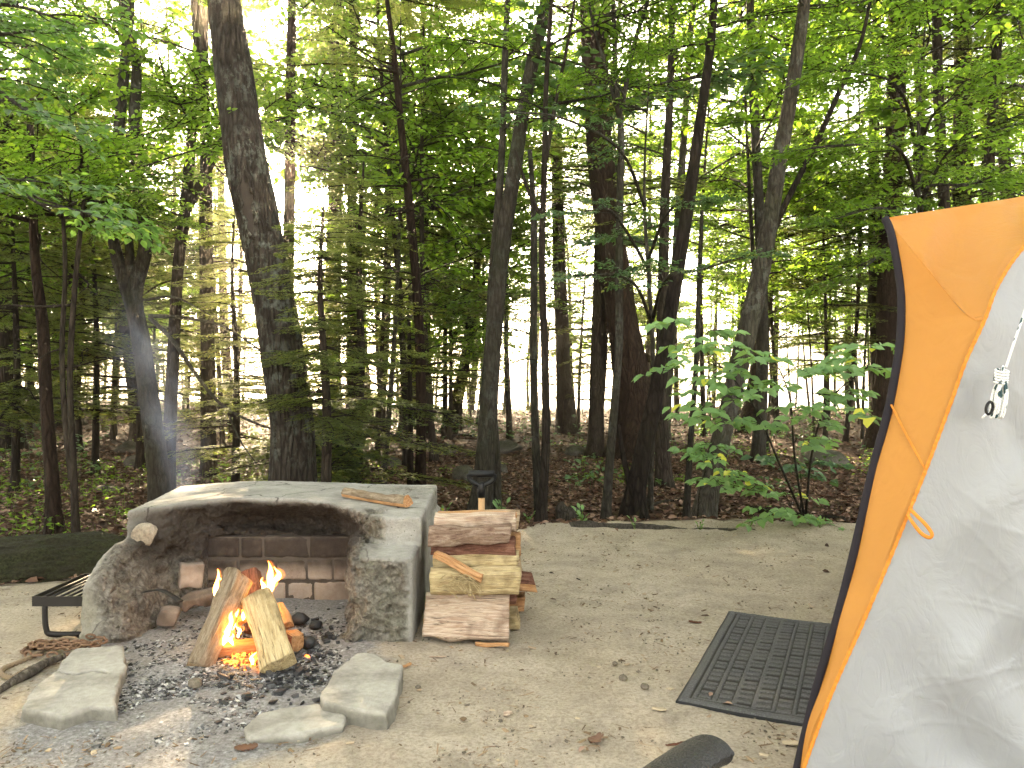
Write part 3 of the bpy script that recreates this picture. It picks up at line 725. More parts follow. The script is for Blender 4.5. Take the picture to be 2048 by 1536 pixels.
# ---- scar on the big trunk
def scar():
    root = bpy.data.objects['leaning_maple']; tr = root.children[0]
    cen = px(508, 415, 6.2); ro = np.array(root.location)
    mb = MB(); n = 22; t = np.linspace(0, 1, n)
    z0, z1 = px(0, 480, 6.2)[2], px(0, 345, 6.2)[2]
    for sgn in (-1, 1):
        pts = []
        for u in t:
            Y = 485-(485-345)*u; X = 519-(519-499)*u
            w = 13*math.sin(math.pi*min(1, max(0, u*.96+.02)))**.6*(1+.2*math.sin(u*23+sgn))
            p = px(X+sgn*w, Y, 6.2); r = 80/F*6.2/2*1.0
            dx = sgn*w/F*6.2; p[1] = 6.2-math.sqrt(max(r*r-dx*dx, 0))-.012; pts.append(p-ro)
        mb.add(*tube(np.array(pts), .013+.006*np.sin(t*31), 6))
    mb.build('scar_lip', MAT['bark_maple'], root)
    V = []; 
    for u in t:
        Y = 485-(485-345)*u; X = 519-(519-499)*u; w = 12*math.sin(math.pi*min(1, max(0, u*.96+.02)))**.6
        for s in np.linspace(-1, 1, 5):
            p = px(X+s*w, Y, 6.2); r = 80/F*6.2/2; dx = s*w/F*6.2; p[1] = 6.2-math.sqrt(max(r*r-dx*dx, 0))-.008; V.append(p-ro)
    i = np.arange(n-1)[:, None]*5; j = np.arange(4)[None, :]
    mb = MB(); mb.add(np.array(V), np.stack([i+j, i+j+1, i+j+6, i+j+5], -1).reshape(-1, 4)); mb.build('bare_wood', plain('bare_wood', (.05, .040, .034), .85, .15, bumpscale=60), root)
scar()

# ---- bright green shrub by the tent
def shrub(name, label, base, mains, ends, leafm, r=.011, size=1.0, seed=1, tips=5):
    base = np.array(base, float); base[2] = gz(base[0], base[1]); rng = np.random.default_rng(seed)
    tw, lf = MB(), MB(); P = []; D = []; L = []; pts = []
    for mpath in mains:
        C = catmull([base]+[np.array(q) for q in mpath], 30); tw.add(*tube(C, np.linspace(r, r*.3, 30), 7, False)); pts.append(C[8:])
    pts = np.concatenate(pts)
    for e in ends:
        e = np.array(e); dd_ = np.linalg.norm(pts-e, axis=1)+.8*np.maximum(0, pts[:, 2]-e[2]+.05); a0 = pts[np.argmin(dd_)]; Ln = np.linalg.norm(e-a0)
        C = catmull([a0, a0*.5+e*.5+np.array([0, 0, .10*Ln+.02]), e], 14); tw.add(*tube(C, np.linspace(r*.35, r*.14, 14), 5, False))
        for k in range(tips):
            j = max(5, int(13-k*2.0)) if Ln > .25 else 13-min(k, 3); p = C[j]; t = norm(C[j]-C[max(3, j)-2]); s = 1 if k % 2 else -1
            an = s*rng.uniform(.4, 1.2) if k else 0
            d = norm(np.array([t[0]*math.cos(an)-t[1]*math.sin(an), t[0]*math.sin(an)+t[1]*math.cos(an), rng.uniform(-.1, .15)])); ln = rng.uniform(.12, .28)*size
            q = np.linspace(0, 1, 5)[:, None]; pt = p+d*ln*q+np.array([0, 0, -.12*ln])*q**2
            tw.add(*tube(pt, np.linspace(.0022, .001, 5), 4, False))
            for u in (.35, .68, 1.0):
                pp = p+d*ln*u+np.array([0, 0, -.12*ln])*u*u
                for a in ((-1, 1) if u < 1 else (-1.15, 0, 1.15)):
                    if rng.random() < .12: continue
                    an = a*rng.uniform(.7, 1.3); dd = np.array([d[0]*math.cos(an)-d[1]*math.sin(an), d[0]*math.sin(an)+d[1]*math.cos(an), rng.uniform(-.65, .0)])
                    P.append(pp); D.append(dd); L.append(rng.uniform(.05, .125)*size)
    P, D, L = map(np.array, (P, D, L)); n = len(P)
    nn = norm(np.stack([rng.normal(0, .4, n), rng.normal(-.45, .4, n), np.ones(n)], -1))
    lf.add(*leaves_mesh(P, D, nn, L, L*rng.uniform(.50, .70, n), rng.random(n), rng))
    root = empty(name, base)
    for mb_ in (tw, lf): mb_.V = [v-base for v in mb_.V]
    tw.build('stem', MAT['bark_grey'], root); lf.build('foliage', MAT[leafm], root)
    tag(root, label, 'shrub'); return root
D = 5.3
E = [(1335, 645), (1370, 700), (1340, 740), (1430, 660), (1470, 700), (1400, 780), (1450, 740), (1520, 720), (1560, 760), (1500, 790), (1600, 740), (1640, 790), (1680, 735), (1720, 715),
     (1760, 740), (1700, 780), (1580, 830), (1530, 850), (1480, 840), (1640, 850), (1690, 830), (1600, 880), (1420, 830), (1380, 830), (1740, 690)]
rs = np.random.default_rng(3)
shrub('leafy_sapling', 'broad pale green shrub with large oval leaves spreading left of the orange tent edge', px(1610, 1060, 6.3),
      [[px(1560, 930, 5.9), px(1500, 800, 5.6), px(1400, 690, 5.4)], [px(1625, 900, 6.0), px(1660, 800, 5.6), px(1735, 735, 5.4)], [px(1590, 920, 5.9), px(1580, 800, 5.5), px(1560, 740, 5.3)]],
      [px(x, y, D+rs.uniform(-.35, .5)) for x, y in E], 'leaf_light', .011, 1.0, 2, 4)
shrub('leafy_sapling', 'green leafy shoot hanging low in front of the foot of the smooth grey leaning trunk', px(1395, 1040, 6.5),
      [[px(1400, 980, 6.2), px(1425, 900, 6.0)]], [px(x, y, 5.9+rs.uniform(-.2, .2)) for x, y in [(1400, 900), (1430, 890), (1440, 940), (1410, 920), (1470, 955), (1500, 980), (1440, 970)]], 'leaf_light', .008, .8, 3, 5)
shrub('leafy_sapling', 'small bright seedling growing from the edge of the sand just left of the tent', px(1595, 1065, 6.2),
      [[px(1590, 1030, 6.1), px(1570, 985, 6.0)]], [px(x, y, 6.0+rs.uniform(-.15, .15)) for x, y in [(1540, 975), (1590, 990), (1560, 1020), (1600, 1030), (1535, 1035), (1620, 1040)]], 'leaf_light', .005, .85, 4, 4)
shrub('leafy_sapling', 'seedling with drooping leaves in the shade beyond the sand, below the broad green shrub', px(1600, 1010, 7.2),
      [[px(1602, 970, 7.1), px(1598, 925, 7.0)]], [px(x, y, 7.0+rs.uniform(-.15, .15)) for x, y in [(1560, 915), (1590, 930), (1610, 950), (1640, 925)]], 'leaf_cool', .006, 1.0, 5, 4)

# ------------------------------------------------------------------ the trees further back, copied from a few kinds
def proto(kind, seed, H, lo, nl, ll, r, lib, bark, leafm, dead, dd=(1.5, 7), up=.25):
    rng = np.random.default_rng(seed); base = np.zeros(3); trunk, crown, tw = MB(), MB(), MB()
    lean = rng.normal(0, .035, 2); P = [np.array([lean[0]*h+.12*math.sin(h*.5+seed), lean[1]*h, h]) for h in np.linspace(-.1, H, 8)]
    Q, rr = trunk_mesh(trunk, P, np.linspace(r, r*.12, 8), 10, True, .05, seed, .3)
    for i in range(nl+dead):
        isd = i >= nl; h = rng.uniform(*dd) if isd else lo+(H-lo)*rng.random()**.8
        p = np.array([np.interp(h, Q[:, 2], Q[:, 0]), np.interp(h, Q[:, 2], Q[:, 1]), h]); a = rng.uniform(0, 2*math.pi)
        if isd: put_limb(None, tw, DEAD[rng.integers(4)], p, [math.cos(a), math.sin(a), rng.uniform(-.2, .3)], rng.uniform(.6, 1.6), 0, rng)
        else:
            fr = (h-lo)/(H-lo)
            put_limb(crown, tw, lib[rng.integers(len(lib))], p, [math.cos(a), math.sin(a), (rng.uniform(-.15, .1) if kind == 'conifer' else up+rng.uniform(-.2, .3))], rng.uniform(*ll)*(1-.55*fr if kind == 'conifer' else .6+.6*math.sin(fr*2.6)), rng.uniform(-.25, .25), rng)
    if len(tw.V): trunk.add(np.concatenate(tw.V), tw.Fc)
    return [('trunk', trunk.mesh('trunk'), MAT[bark]), ('crown', crown.mesh('crown'), MAT[leafm])]
PR = {
 'hemlock': [proto('conifer', 201, 15, 3.0, 40, (1.6, 3.2), .14, CON_LO, 'bark_brown', 'needles', 14), proto('conifer', 202, 13, 2.4, 38, (1.4, 2.8), .11, CON_LO, 'bark_red', 'needles', 14)],
 'pine': [proto('conifer', 203, 18, 6.5, 32, (1.6, 3.0), .17, CON_LO, 'bark_red', 'needles', 20, (2, 8)), proto('conifer', 204, 17, 7.5, 30, (1.4, 2.8), .13, CON_LO, 'bark_brown', 'needles', 22, (2, 8))],
 'pole_tree': [proto('broad', 221, 15, 5.5, 22, (1.0, 2.2), .085, BRO_LO, 'bark_brown', 'leaf_green', 8, (1.5, 6)), proto('conifer', 222, 14, 5.0, 22, (1.0, 2.0), .07, CON_LO, 'bark_brown', 'needles', 16, (1.5, 6)), proto('broad', 223, 12, 4.5, 20, (.9, 2.0), .05, BRO_LO, 'bark_grey', 'leaf_green', 6, (1.5, 5))],
 'low_hemlock': [proto('conifer', 211, 7, .7, 40, (1.2, 2.4), .06, CON, 'bark_brown', 'needles', 4, (1, 3)), proto('conifer', 212, 5, .5, 34, (.9, 1.9), .045, CON, 'bark_brown', 'needles', 4, (1, 3))],
 'low_maple': [proto('broad', 213, 8, 1.3, 38, (1.2, 2.4), .05, BRO_LO, 'bark_brown', 'leaf_green', 3), proto('broad', 214, 6.5, 1.0, 32, (1.0, 2.0), .04, BRO_LO, 'bark_grey', 'leaf_green', 3)],
 'maple': [proto('broad', 205, 13, 3.0, 30, (1.6, 2.8), .10, BRO_LO, 'bark_grey', 'leaf_green', 4), proto('broad', 206, 15, 4.2, 32, (1.6, 3.0), .12, BRO_LO, 'bark_brown', 'leaf_green', 4), proto('broad', 207, 10, 2.2, 28, (1.2, 2.4), .06, BRO_LO, 'bark_brown', 'leaf_green', 3)],
 'young_tree': [proto('broad', 208, 6, 1.6, 20, (.8, 1.6), .035, BRO, 'bark_grey', 'leaf_green', 2), proto('broad', 209, 4.5, 1.2, 16, (.7, 1.3), .025, BRO, 'bark_brown', 'leaf_green', 2)],
}
LBL = {'pole_tree': ('thin dark pole-like trunk among the far trees before the bright lake', 'thin far trunks before the lake'), 'low_hemlock': ('bushy low-branched hemlock filling the middle of the wood', 'low hemlocks in the wood'), 'low_maple': ('low-branched broadleaf tree glowing in the backlight', 'low broadleaf trees in the wood'), 'hemlock': ('feathery hemlock standing well back in the wood', 'hemlocks further back in the wood'), 'pine': ('tall bare-stemmed pine standing well back in the wood', 'pines further back in the wood'),
       'maple': ('broadleaf tree standing well back in the wood', 'broadleaf trees further back in the wood'), 'young_tree': ('thin young broadleaf tree growing back in the wood', 'young trees further back in the wood')}
for arr in PR.values():
    for pr in arr:
        for nm, me, mt in pr: me.materials.append(mt)
rb = np.random.default_rng(42); placed = []
def place_bg(kind, x, y):
    pr = PR[kind][rb.integers(len(PR[kind]))]; b = (x, y, gz(x, y))
    s = rb.uniform(.82, 1.2)*(.66 if y > 20 else 1); root = empty({'low_hemlock': 'hemlock', 'low_maple': 'maple', 'pole_tree': 'straight_tree'}.get(kind, kind), b); root.rotation_euler.z = rb.uniform(0, 6.28); root.scale = (s, s, s*rb.uniform(.92, 1.1)) 
    for nm, me, mt in pr:
        o = bpy.data.objects.new(nm, me); COL.objects.link(o); o.parent = root
    tag(root, LBL[kind][0], 'tree', LBL[kind][1])
def scatter(n, y0, y1, kinds, wts, mind, xf=(-.80, .80)):
    c = 0; tries = 0
    while c < n and tries < n*60:
        tries += 1; y = math.sqrt(rb.uniform(y0*y0, y1*y1)); x = y*rb.uniform(*xf)
        if gz(x, y) < -.35 or (y > 8 and abs(x/y+.271) < (.085 if kinds[0] != 'low_maple' else .05)) or (y < 22 and kinds[0] != 'low_hemlock' and -.24 < x/y < -.02 and rb.random() < .6): continue
        if any((x-a)**2+(y-b)**2 < mind**2 for a, b in placed): continue
        placed.append((x, y)); place_bg(kinds[rb.choice(len(kinds), p=wts)], x, y); c += 1
scatter(24, 10, 20, ['low_hemlock', 'low_maple'], [.7, .3], 1.1, (-.80, -.04))
scatter(26, 17, 28, ['low_hemlock', 'low_maple'], [.55, .45], 1.0, (-.80, .0))
scatter(8, 13, 24, ['low_hemlock', 'low_maple'], [.4, .6], 1.3, (.0, .8))
scatter(22, 20, 34, ['low_maple', 'low_hemlock', 'maple'], [.4, .2, .4], 1.2, (-.75, .8))
scatter(34, 17, 33, ['hemlock', 'pine', 'maple'], [.2, .4, .4], 1.3, (-.8, .8))
scatter(46, 22, 33, ['low_maple', 'low_hemlock', 'young_tree'], [.5, .3, .2], .8, (-.78, .8))
scatter(36, 16, 33, ['pole_tree'], [1.], .7, (-.75, .8))
def behind():  # unseen trees behind and beside the camera, added to cut low back light
    for x, y in [(-9, -5), (-5.5, -7), (-2, -6.5), (1.5, -7.5), (5, -6.5), (9, -5), (-10, 0), (-8.5, 3.5), (9.5, 0), (8.5, 3.5), (-12, -9), (0, -11), (12, -8), (-6, -12), (6, -12), (-7.2, 7.0), (7.5, 7.5)]: place_bg(['maple', 'hemlock'][rb.integers(2)], x, y)
behind()
place_bg('maple', -3.1, 17.5); place_bg('maple', -3.9, 20.0); place_bg('maple', -2.2, 15.5); place_bg('low_maple', -2.2, 12.6)  # trees added to block sun patches on the sand and doormat
scatter(7, 12, 19, ['maple', 'pine'], [.6, .4], 1.3, (.36, .78))
scatter(4, 12, 19, ['maple', 'hemlock'], [.6, .4], 1.3, (.05, .36))
scatter(20, 15, 34, ['hemlock', 'maple', 'young_tree'], [.5, .35, .15], 1.1, (-.85, -.1))
scatter(12, 11, 17, ['young_tree', 'maple'], [.6, .4], 1.0, (-.75, .75))
scatter(12, 34, 46, ['hemlock', 'maple', 'pine'], [.4, .35, .25], 1.5, (-.9, -.42))
# ------------------------------------------------------------------ fireplace
def side(p, a, b):  # >0 outside: right of line a->b
    a = np.array(a); b = np.array(b); e = norm(b-a); return (p[:, 0]-a[0])*e[1]-(p[:, 1]-a[1])*e[0]
TOPPOLY = [(-1.90, 3.80), (-1.755, 3.87), (-1.66, 4.02), (-1.50, 4.12), (-1.30, 4.13), (-1.12, 4.12), (-.97, 4.06), (-.82, 3.90), (-.70, 3.74), (-.60, 3.66), (-.43, 3.66), (-.47, 4.84), (-2.09, 4.84)]
def fp_parts(p):
    x, y, z = p[:, 0], p[:, 1], p[:, 2]; q = p[:, :2]
    # the undercut goes deeper lower down: compare with the outline pushed back
    under = sstep(.525, .36, z)
    q2 = q.copy(); mid = np.exp(-((x+1.2)/.42)**4)
    q2[:, 1] = y-.23*under*mid
    sh = poly_sdf(q2, TOPPOLY)
    topz = .53+.012*np.sin(x*3)-.02*sstep(-1.6, -2.1, x)
    slab = smax(smax(sh, z-topz, .015), .30-z, .02)
    # notch faces at the left front of the slab lean back
    right = smax(smax(np.maximum(side(p, (-.44, 3.39), (-.45, 4.9)), y-4.84), 3.39-y-.0*z, .03), z-.385, .012)
    innr = (-.705-.15*(y-3.4)/.75)-.035*sstep(.2, 0, z)+.02*np.sin(z*17)
    right = smax(right, innr-x, .04)
    chip = (-(x+.69)*.6+(z-.385)*1.0-(y-3.39)*.3)*.7+.02     # broken inner upper corner
    right = smax(right, chip, .03)
    back = np.maximum(np.maximum(4.175-y, y-4.84), np.maximum(z-.337, np.maximum(x+.60, -2.0-x)))
    yl = np.clip((y-3.4)/1.4, -.2, 1.2)
    outl = -1.93-.155*yl+.02*sstep(.30, .38, z)*1.5+.03*sstep(.2, .4, z)*sstep(3.6, 3.4, y)
    inl = -1.70+.10*yl
    slope = (x-inl)+(z-.02)*(.50-.35*yl)          # broken face slopes up and away from the fire
    lt = z-(.375-.12*sstep(3.72, 3.38, y)*sstep(-1.75, -1.95, x)-.03*sstep(3.9, 3.4, y))
    left = smax(smax(smax(outl-x, slope, .03), lt, .03), np.maximum(3.42-y+.10*(z), y-4.84), .03)
    left2 = smax(smax(np.maximum(-1.80-x, x+1.38), y-4.84, .02), np.maximum(3.95+.35*z-y+(x+1.6)*.7, z-.36), .03)  # rubble shoulder beside the bricks
    return slab, right, back, left, left2
def rough_w(p):
    x, y, z = p[:, 0], p[:, 1], p[:, 2]
    w = sstep(-.445, -.485, x)*sstep(4.80, 4.74, y)*sstep(.528, .50, z)
    w = w*(1-sstep(-.66, -.58, x)*sstep(.36, .39, z)*sstep(4.2, 4.0, y))     # smooth right end face of the slab
    lf = sstep(-1.80, -1.88, x+.25*(z-.15))*sstep(3.52, 3.46, y)*1.0+sstep(-1.90, -1.93, x)
    w = w*(1-np.clip(lf, 0, 1)*.8)
    w = w*(1-sstep(-1.70, -1.78, x)*sstep(.37, .40, z)*.8)                    # smooth left end of the slab
    ledge = (x > -.70) & (np.abs(z-.385) < .02); w = np.where(ledge, w*.4, w)
    return w
def fp_sdf(p):
    slab, right, back, left, left2 = fp_parts(p)
    body = np.minimum(np.minimum(smin(left, left2, .05), back), right)
    w = rough_w(p)
    ns = .040*fbm(p*7.5, 4, 11)+.060*(np.abs(fbm(p*np.array([13, 13, 19]), 3, 12))-.12)+.020*fbm(p*38, 2, 15)
    f = np.minimum(body, slab)
    f = smin(body, slab, .012)
    # firebox recess stays open
    box = np.maximum(np.maximum(p[:, 1]-4.17, -1.62-p[:, 0]), np.maximum(p[:, 0]+.845, p[:, 2]-.338))
    f = f+w*(ns-.004)+(1-w)*.004*fbm(p*9, 3, 13)+.0015*fbm(p*70, 2, 14)
    return np.maximum(f, -box)
def build_fireplace():
    V, Q = surface_nets(fp_sdf, (-2.15, 3.33, -.08), (-.38, 4.90, .58), .0095)
    w = rough_w(V); x, y, z = V.T
    soot = np.exp(-((x+1.28)/.50)**4)*sstep(.20, .34, z)*sstep(.545, .47, z)*1.5
    soot += np.exp(-((x+1.54)/.20)**2)*np.exp(-((z-.36)/.15)**2)*1.3+.6*np.exp(-((x+.86)/.13)**2)*sstep(.05, .3, z)*sstep(.5, .4, z)
    soot += .9*np.exp(-((x+1.74)/.10)**2)*np.exp(-((z-.44)/.08)**2)
    soot = np.clip(soot+.35*fbm(V*5, 3, 3)*sstep(0, .3, soot), 0, 1)*sstep(4.5, 4.35, y)
    mb = MB(); mb.add(V, Q, w, soot)
    m, nt, out = newmat('old_concrete'); n = N(nt); v = n.coord((1, 1, 1))
    a = n.noise(v, 4, 6, .6); b = n.noise(v, 26, 6, .7); c = n.noise(v, 110, 4, .7)
    smooth = n.ramp(a, [(.3, (.26, .247, .225)), (.55, (.38, .362, .333)), (.75, (.46, .44, .41))])
    pits = n('TexVoronoi', {'Vector': v, 'Scale': 55}).outputs['Distance']; pm = n.math('MULTIPLY', n.math('LESS_THAN', pits, .17), n.math('GREATER_THAN', b, .52))
    smooth = n.mix(n.math('MULTIPLY', pm, .7), smooth, (.09, .085, .075))
    smooth = n.mix(.5, smooth, n.ramp(b, [(.35, (.6, .6, .6)), (.6, (1.05, 1.05, 1.05))]), 'MULTIPLY')
    b2 = n.noise(v, 58, 6, .75); vg = n('TexVoronoi', {'Vector': n.mix(.06, v, n('TexNoise', {'Vector': v, 'Scale': 20, 'Detail': 3}).outputs['Color']), 'Scale': 42}); vgd = vg.outputs['Distance']; b3 = n.math('ADD', n.math('MULTIPLY', b, .45), n.math('MULTIPLY', b2, .55)); rough = n.ramp(b3, [(.36, (.12, .105, .088)), (.47, (.30, .265, .225)), (.60, (.48, .44, .385))])
    rough = n.mix(.55, rough, n.ramp(vgd, [(0, (1.25, 1.25, 1.25)), (.35, (.95, .95, .95)), (.62, (.45, .45, .45))]), 'MULTIPLY')
    sep = n('SeparateXYZ', {0: n.coord()})
    px_ = sep.outputs[0]; zz = sep.outputs[2]
    green = n.math('MULTIPLY', n.ramp(n.math('ADD', px_, n.math('MULTIPLY', a, .3)), [(0, (0, 0, 0)), (1, (0, 0, 0))]), 1)
    warm = n('MapRange', {0: px_, 1: -1.95, 2: -1.35, 3: .0, 4: 1.0}); warm2 = n('MapRange', {0: px_, 1: -.72, 2: -.86, 3: 0, 4: .8})
    # pinkish heat-scorched aggregate inside, greenish grey lichen film on the outer lumps
    heat = n.math('MULTIPLY', n.math('MULTIPLY', n('MapRange', {0: px_, 1: -1.90, 2: -1.70}).outputs[0], n('MapRange', {0: px_, 1: -.74, 2: -.84}).outputs[0]), n.ramp(a, [(.35, (0, 0, 0)), (.6, (1, 1, 1))]))
    rough = n.mix(n.math('MULTIPLY', heat, .30), rough, n.mix(n.ramp(b, [(.38, (0, 0, 0)), (.6, (1, 1, 1))]), (.10, .058, .045), (.36, .25, .20)))
    gf = n.math('MULTIPLY', n('MapRange', {0: px_, 1: -.76, 2: -.66}).outputs[0], n.ramp(a, [(.38, (0, 0, 0)), (.6, (1, 1, 1))]))
    rough = n.mix(n.math('MULTIPLY', gf, .45), rough, n.mix(n.ramp(b, [(.38, (0, 0, 0)), (.6, (1, 1, 1))]), (.11, .115, .075), (.36, .36, .27)))
    low = n.math('MULTIPLY', n('MapRange', {0: px_, 1: -1.80, 2: -1.88}).outputs[0], n('MapRange', {0: zz, 1: .30, 2: .15}).outputs[0])
    smooth = n.mix(n.math('MULTIPLY', low, .5), smooth, (.26, .24, .16))
    col = n.mix(n.attr('va'), smooth, rough)
    cr = n('TexVoronoi', {'Vector': n.mix(.12, n.coord((1, 1, .3)), n('TexNoise', {'Vector': v, 'Scale': 7, 'Detail': 4}).outputs['Color']), 'Scale': 1.7}, feature='DISTANCE_TO_EDGE').outputs['Distance']
    crm = n.math('MULTIPLY', n.math('LESS_THAN', cr, .0055), n.math('SUBTRACT', 1, n.attr('va'), clamp=True))
    col = n.mix(n.math('MULTIPLY', crm, .75), col, (.05, .045, .04))
    sf = n.math('MULTIPLY', n.attr('vb'), n.math('MULTIPLY_ADD', b, .7, .55), clamp=True)
    col = n.mix(n.math('MULTIPLY', sf, .92), col, n.mix(b, (.009, .007, .006), (.06, .044, .038)))
    h = n.math('ADD', n.math('MULTIPLY', b, n.math('MULTIPLY_ADD', n.attr('va'), 1.6, .3)), n.math('MULTIPLY', c, .35)); h = n.math('ADD', h, n.math('MULTIPLY', n.attr('va'), n.math('SUBTRACT', n.math('MULTIPLY', b2, 1.6), n.math('MULTIPLY', vgd, 1.2)))); h = n.math('SUBTRACT', h, n.math('MULTIPLY', pm, .3))
    n.pbr(out, col, .93, n.bump(h, 1.0, .020), .15)
    root = empty('stone_fireplace', (-1.2, 4.1, 0)); tag(root, 'broken old concrete campfire hearth with a sooty brick back wall, left of the split firewood', 'fireplace')
    mb.V = [q-np.array([-1.2, 4.1, 0]) for q in mb.V]
    # keep shader coordinates in world metres
    mb.V = [q+np.array([-1.2, 4.1, 0]) for q in mb.V]
    body = mb.build('hearth_body', m, root); body.location = (1.2, -4.1, 0)
    # firebricks of the back wall, three courses
    mb = MB(); rg = np.random.default_rng(4); zs = [(-.04, .096), (.10, .216), (.22, .336)]
    offs = [[-1.66, -1.44, -1.205, -1.06, -.86], [-1.66, -1.46, -1.262, -1.095, -.955, -.85], [-1.66, -1.45, -1.33, -1.082, -.85]]
    for (z0, z1), xs in zip(zs, offs):
        for a0, a1 in zip(xs[:-1], xs[1:]):
            nn = 7; s = .0006+rg.uniform(0, .0016)
            lo = np.array([a0+s, 4.095+rg.uniform(0, .008), z0+s]); hi = np.array([a1-s, 4.172, z1-s])
            def f(p, lo=lo, hi=hi, sd=rg.integers(99)):
                c = (lo+hi)/2; q = np.abs(p-c)-(hi-lo)/2+.004
                d = np.linalg.norm(np.maximum(q, 0), axis=1)+np.minimum(q.max(1), 0)-.004
                return d+.003*fbm(p*22, 3, sd)+.003*np.maximum(0, fbm(p*9, 2, sd+5))
            Vb, Qb = surface_nets(f, lo-.02, hi+.02, .0095)
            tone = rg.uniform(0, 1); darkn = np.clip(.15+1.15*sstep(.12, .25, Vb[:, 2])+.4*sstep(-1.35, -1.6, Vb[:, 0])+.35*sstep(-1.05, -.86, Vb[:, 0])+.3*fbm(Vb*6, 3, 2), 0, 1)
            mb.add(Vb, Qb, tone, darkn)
    m, nt, out = newmat('firebrick'); n = N(nt); v = n.coord(); b = n.noise(v, 30, 6, .65)
    col = n.ramp(n.math('ADD', n.math('MULTIPLY', b, .7), n.math('MULTIPLY', n.attr('va'), .3)), [(.25, (.20, .145, .11)), (.5, (.38, .29, .235)), (.8, (.48, .40, .34))])
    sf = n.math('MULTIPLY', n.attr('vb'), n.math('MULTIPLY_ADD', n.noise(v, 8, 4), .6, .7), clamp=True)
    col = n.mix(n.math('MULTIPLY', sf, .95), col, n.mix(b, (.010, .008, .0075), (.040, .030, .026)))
    n.pbr(out, col, .9, n.bump(n.noise(v, 90, 5, .7), .6, .004), .2); MAT['firebrick'] = m
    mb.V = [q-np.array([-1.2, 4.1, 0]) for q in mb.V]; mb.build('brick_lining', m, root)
    mo = MB(); gx, gzz = np.meshgrid(np.linspace(-1.66, -.85, 90), np.linspace(-.04, .335, 42), indexing='ij'); gv = np.stack([gx.ravel(), 4.104+.003*fbm(np.stack([gx.ravel()*30, gzz.ravel()*30, 0*gx.ravel()], -1), 3, 4), gzz.ravel()], -1)-np.array([-1.2, 4.1, 0]); i = np.arange(89)[:, None]*42; j = np.arange(41)[None]; mo.add(gv, np.stack([i+j, i+42+j, i+43+j, i+1+j], -1).reshape(-1, 4)); plain('mortar', (.085, .07, .06), .95, .1, bumpscale=120, bumpd=.003, var=.5, vscale=14); mo.build('mortar', MAT['mortar'], root)
    MAT['old_concrete'] = bpy.data.materials['old_concrete']
build_fireplace()

m, nt, out = newmat('pale_slab'); n = N(nt); v = n.coord(); a = n.noise(v, 6, 6, .6); b = n.noise(v, 40, 6, .7)
col = n.ramp(a, [(.3, (.20, .187, .16)), (.52, (.36, .338, .30)), (.75, (.45, .43, .385))]); col = n.mix(.5, col, n.ramp(b, [(.3, (.6, .6, .6)), (.6, (1.1, 1.1, 1.1))]), 'MULTIPLY')
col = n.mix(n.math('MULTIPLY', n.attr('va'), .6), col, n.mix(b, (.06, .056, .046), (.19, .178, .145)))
n.pbr(out, col, .95, n.bump(n.math('ADD', b, n.math('MULTIPLY', n.noise(v, 160, 4, .7), .5)), .8, .006), .15); MAT['pale_slab'] = m

def slab(name, label, cat, poly, ztop, crack=None, seed=0, amp=.012, bevel=.003, h=.0065, tilt=(0, 0), notch=None, mat='pale_slab', group=None):
    poly = np.array(poly, float); lo = np.append(poly.min(0)-.05, -.05); hi = np.append(poly.max(0)+.05, ztop+.06); c = poly.mean(0)
    def f(p):
        d = poly_sdf(p[:, :2]+.007*np.stack([fbm(p*15, 4, seed), fbm(p*15, 4, seed+1)], -1)*np.array([1, 1]), poly)
        zt = ztop+tilt[0]*(p[:, 0]-c[0])+tilt[1]*(p[:, 1]-c[1])
        d = d+.1*(p[:, 2]-zt)
        g = smax(d, p[:, 2]-zt, bevel)+amp*fbm(p*16, 4, seed+3)*sstep(.004, -.02, p[:, 2]-zt)+.003*fbm(p*14, 4, seed+7)
        if crack is not None:
            cp = catmull([np.array(q+(0,)) for q in crack], 24)[:, :2]
            dd = np.min(np.linalg.norm(p[:, None, :2]-cp[None], axis=2), axis=1)
            g = np.maximum(g, .007+.004*fbm(p*20, 2, 4)-dd-np.maximum(0, zt-.03-p[:, 2]))
        if notch is not None:
            for (nx, ny, r) in notch: g = smax(g, r-np.linalg.norm(p[:, :2]-np.array([nx, ny]), axis=1)+.02*fbm(p*14, 3, 3)-(zt-p[:, 2])*.3, .01)
        return g
    V, Q = surface_nets(f, lo, hi, h)
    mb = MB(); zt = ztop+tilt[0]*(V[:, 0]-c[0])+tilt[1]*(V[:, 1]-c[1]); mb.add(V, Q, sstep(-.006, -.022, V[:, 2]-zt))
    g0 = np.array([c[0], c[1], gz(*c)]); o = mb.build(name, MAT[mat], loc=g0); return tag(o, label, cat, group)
def gp(X, Y, z): # point at height z seen at pixel
    d = (CAMH-z)*F/(Y-768); return ((X-1024)/F*d, d)
slab('hearth_slab', 'cracked pale concrete slab before the left wing of the fireplace, broken along its front', 'slab',
     [gp(150, 1304, .055), gp(248, 1300, .055), gp(250, 1338, .055), gp(236, 1372, .055), gp(230, 1412, .055), gp(180, 1412, .055), gp(126, 1430, .055), gp(42, 1416, .055), gp(70, 1376, .055), gp(112, 1344, .055)],
     .062, crack=[gp(98, 1342, .055), gp(150, 1352, .055), gp(190, 1346, .055), gp(215, 1350, .055)], seed=3, tilt=(0, .03))
slab('hearth_slab', 'flat five-sided pale concrete slab in front of the right pillar of the fireplace', 'slab',
     [gp(668, 1345, .05), gp(715, 1308, .05), gp(752, 1310, .05), gp(772, 1326, .05), gp(806, 1330, .05), gp(790, 1398, .05), gp(772, 1428, .05), gp(648, 1408, .05), gp(640, 1395, .05)], .055, seed=9, amp=.008, tilt=(-.02, .0))
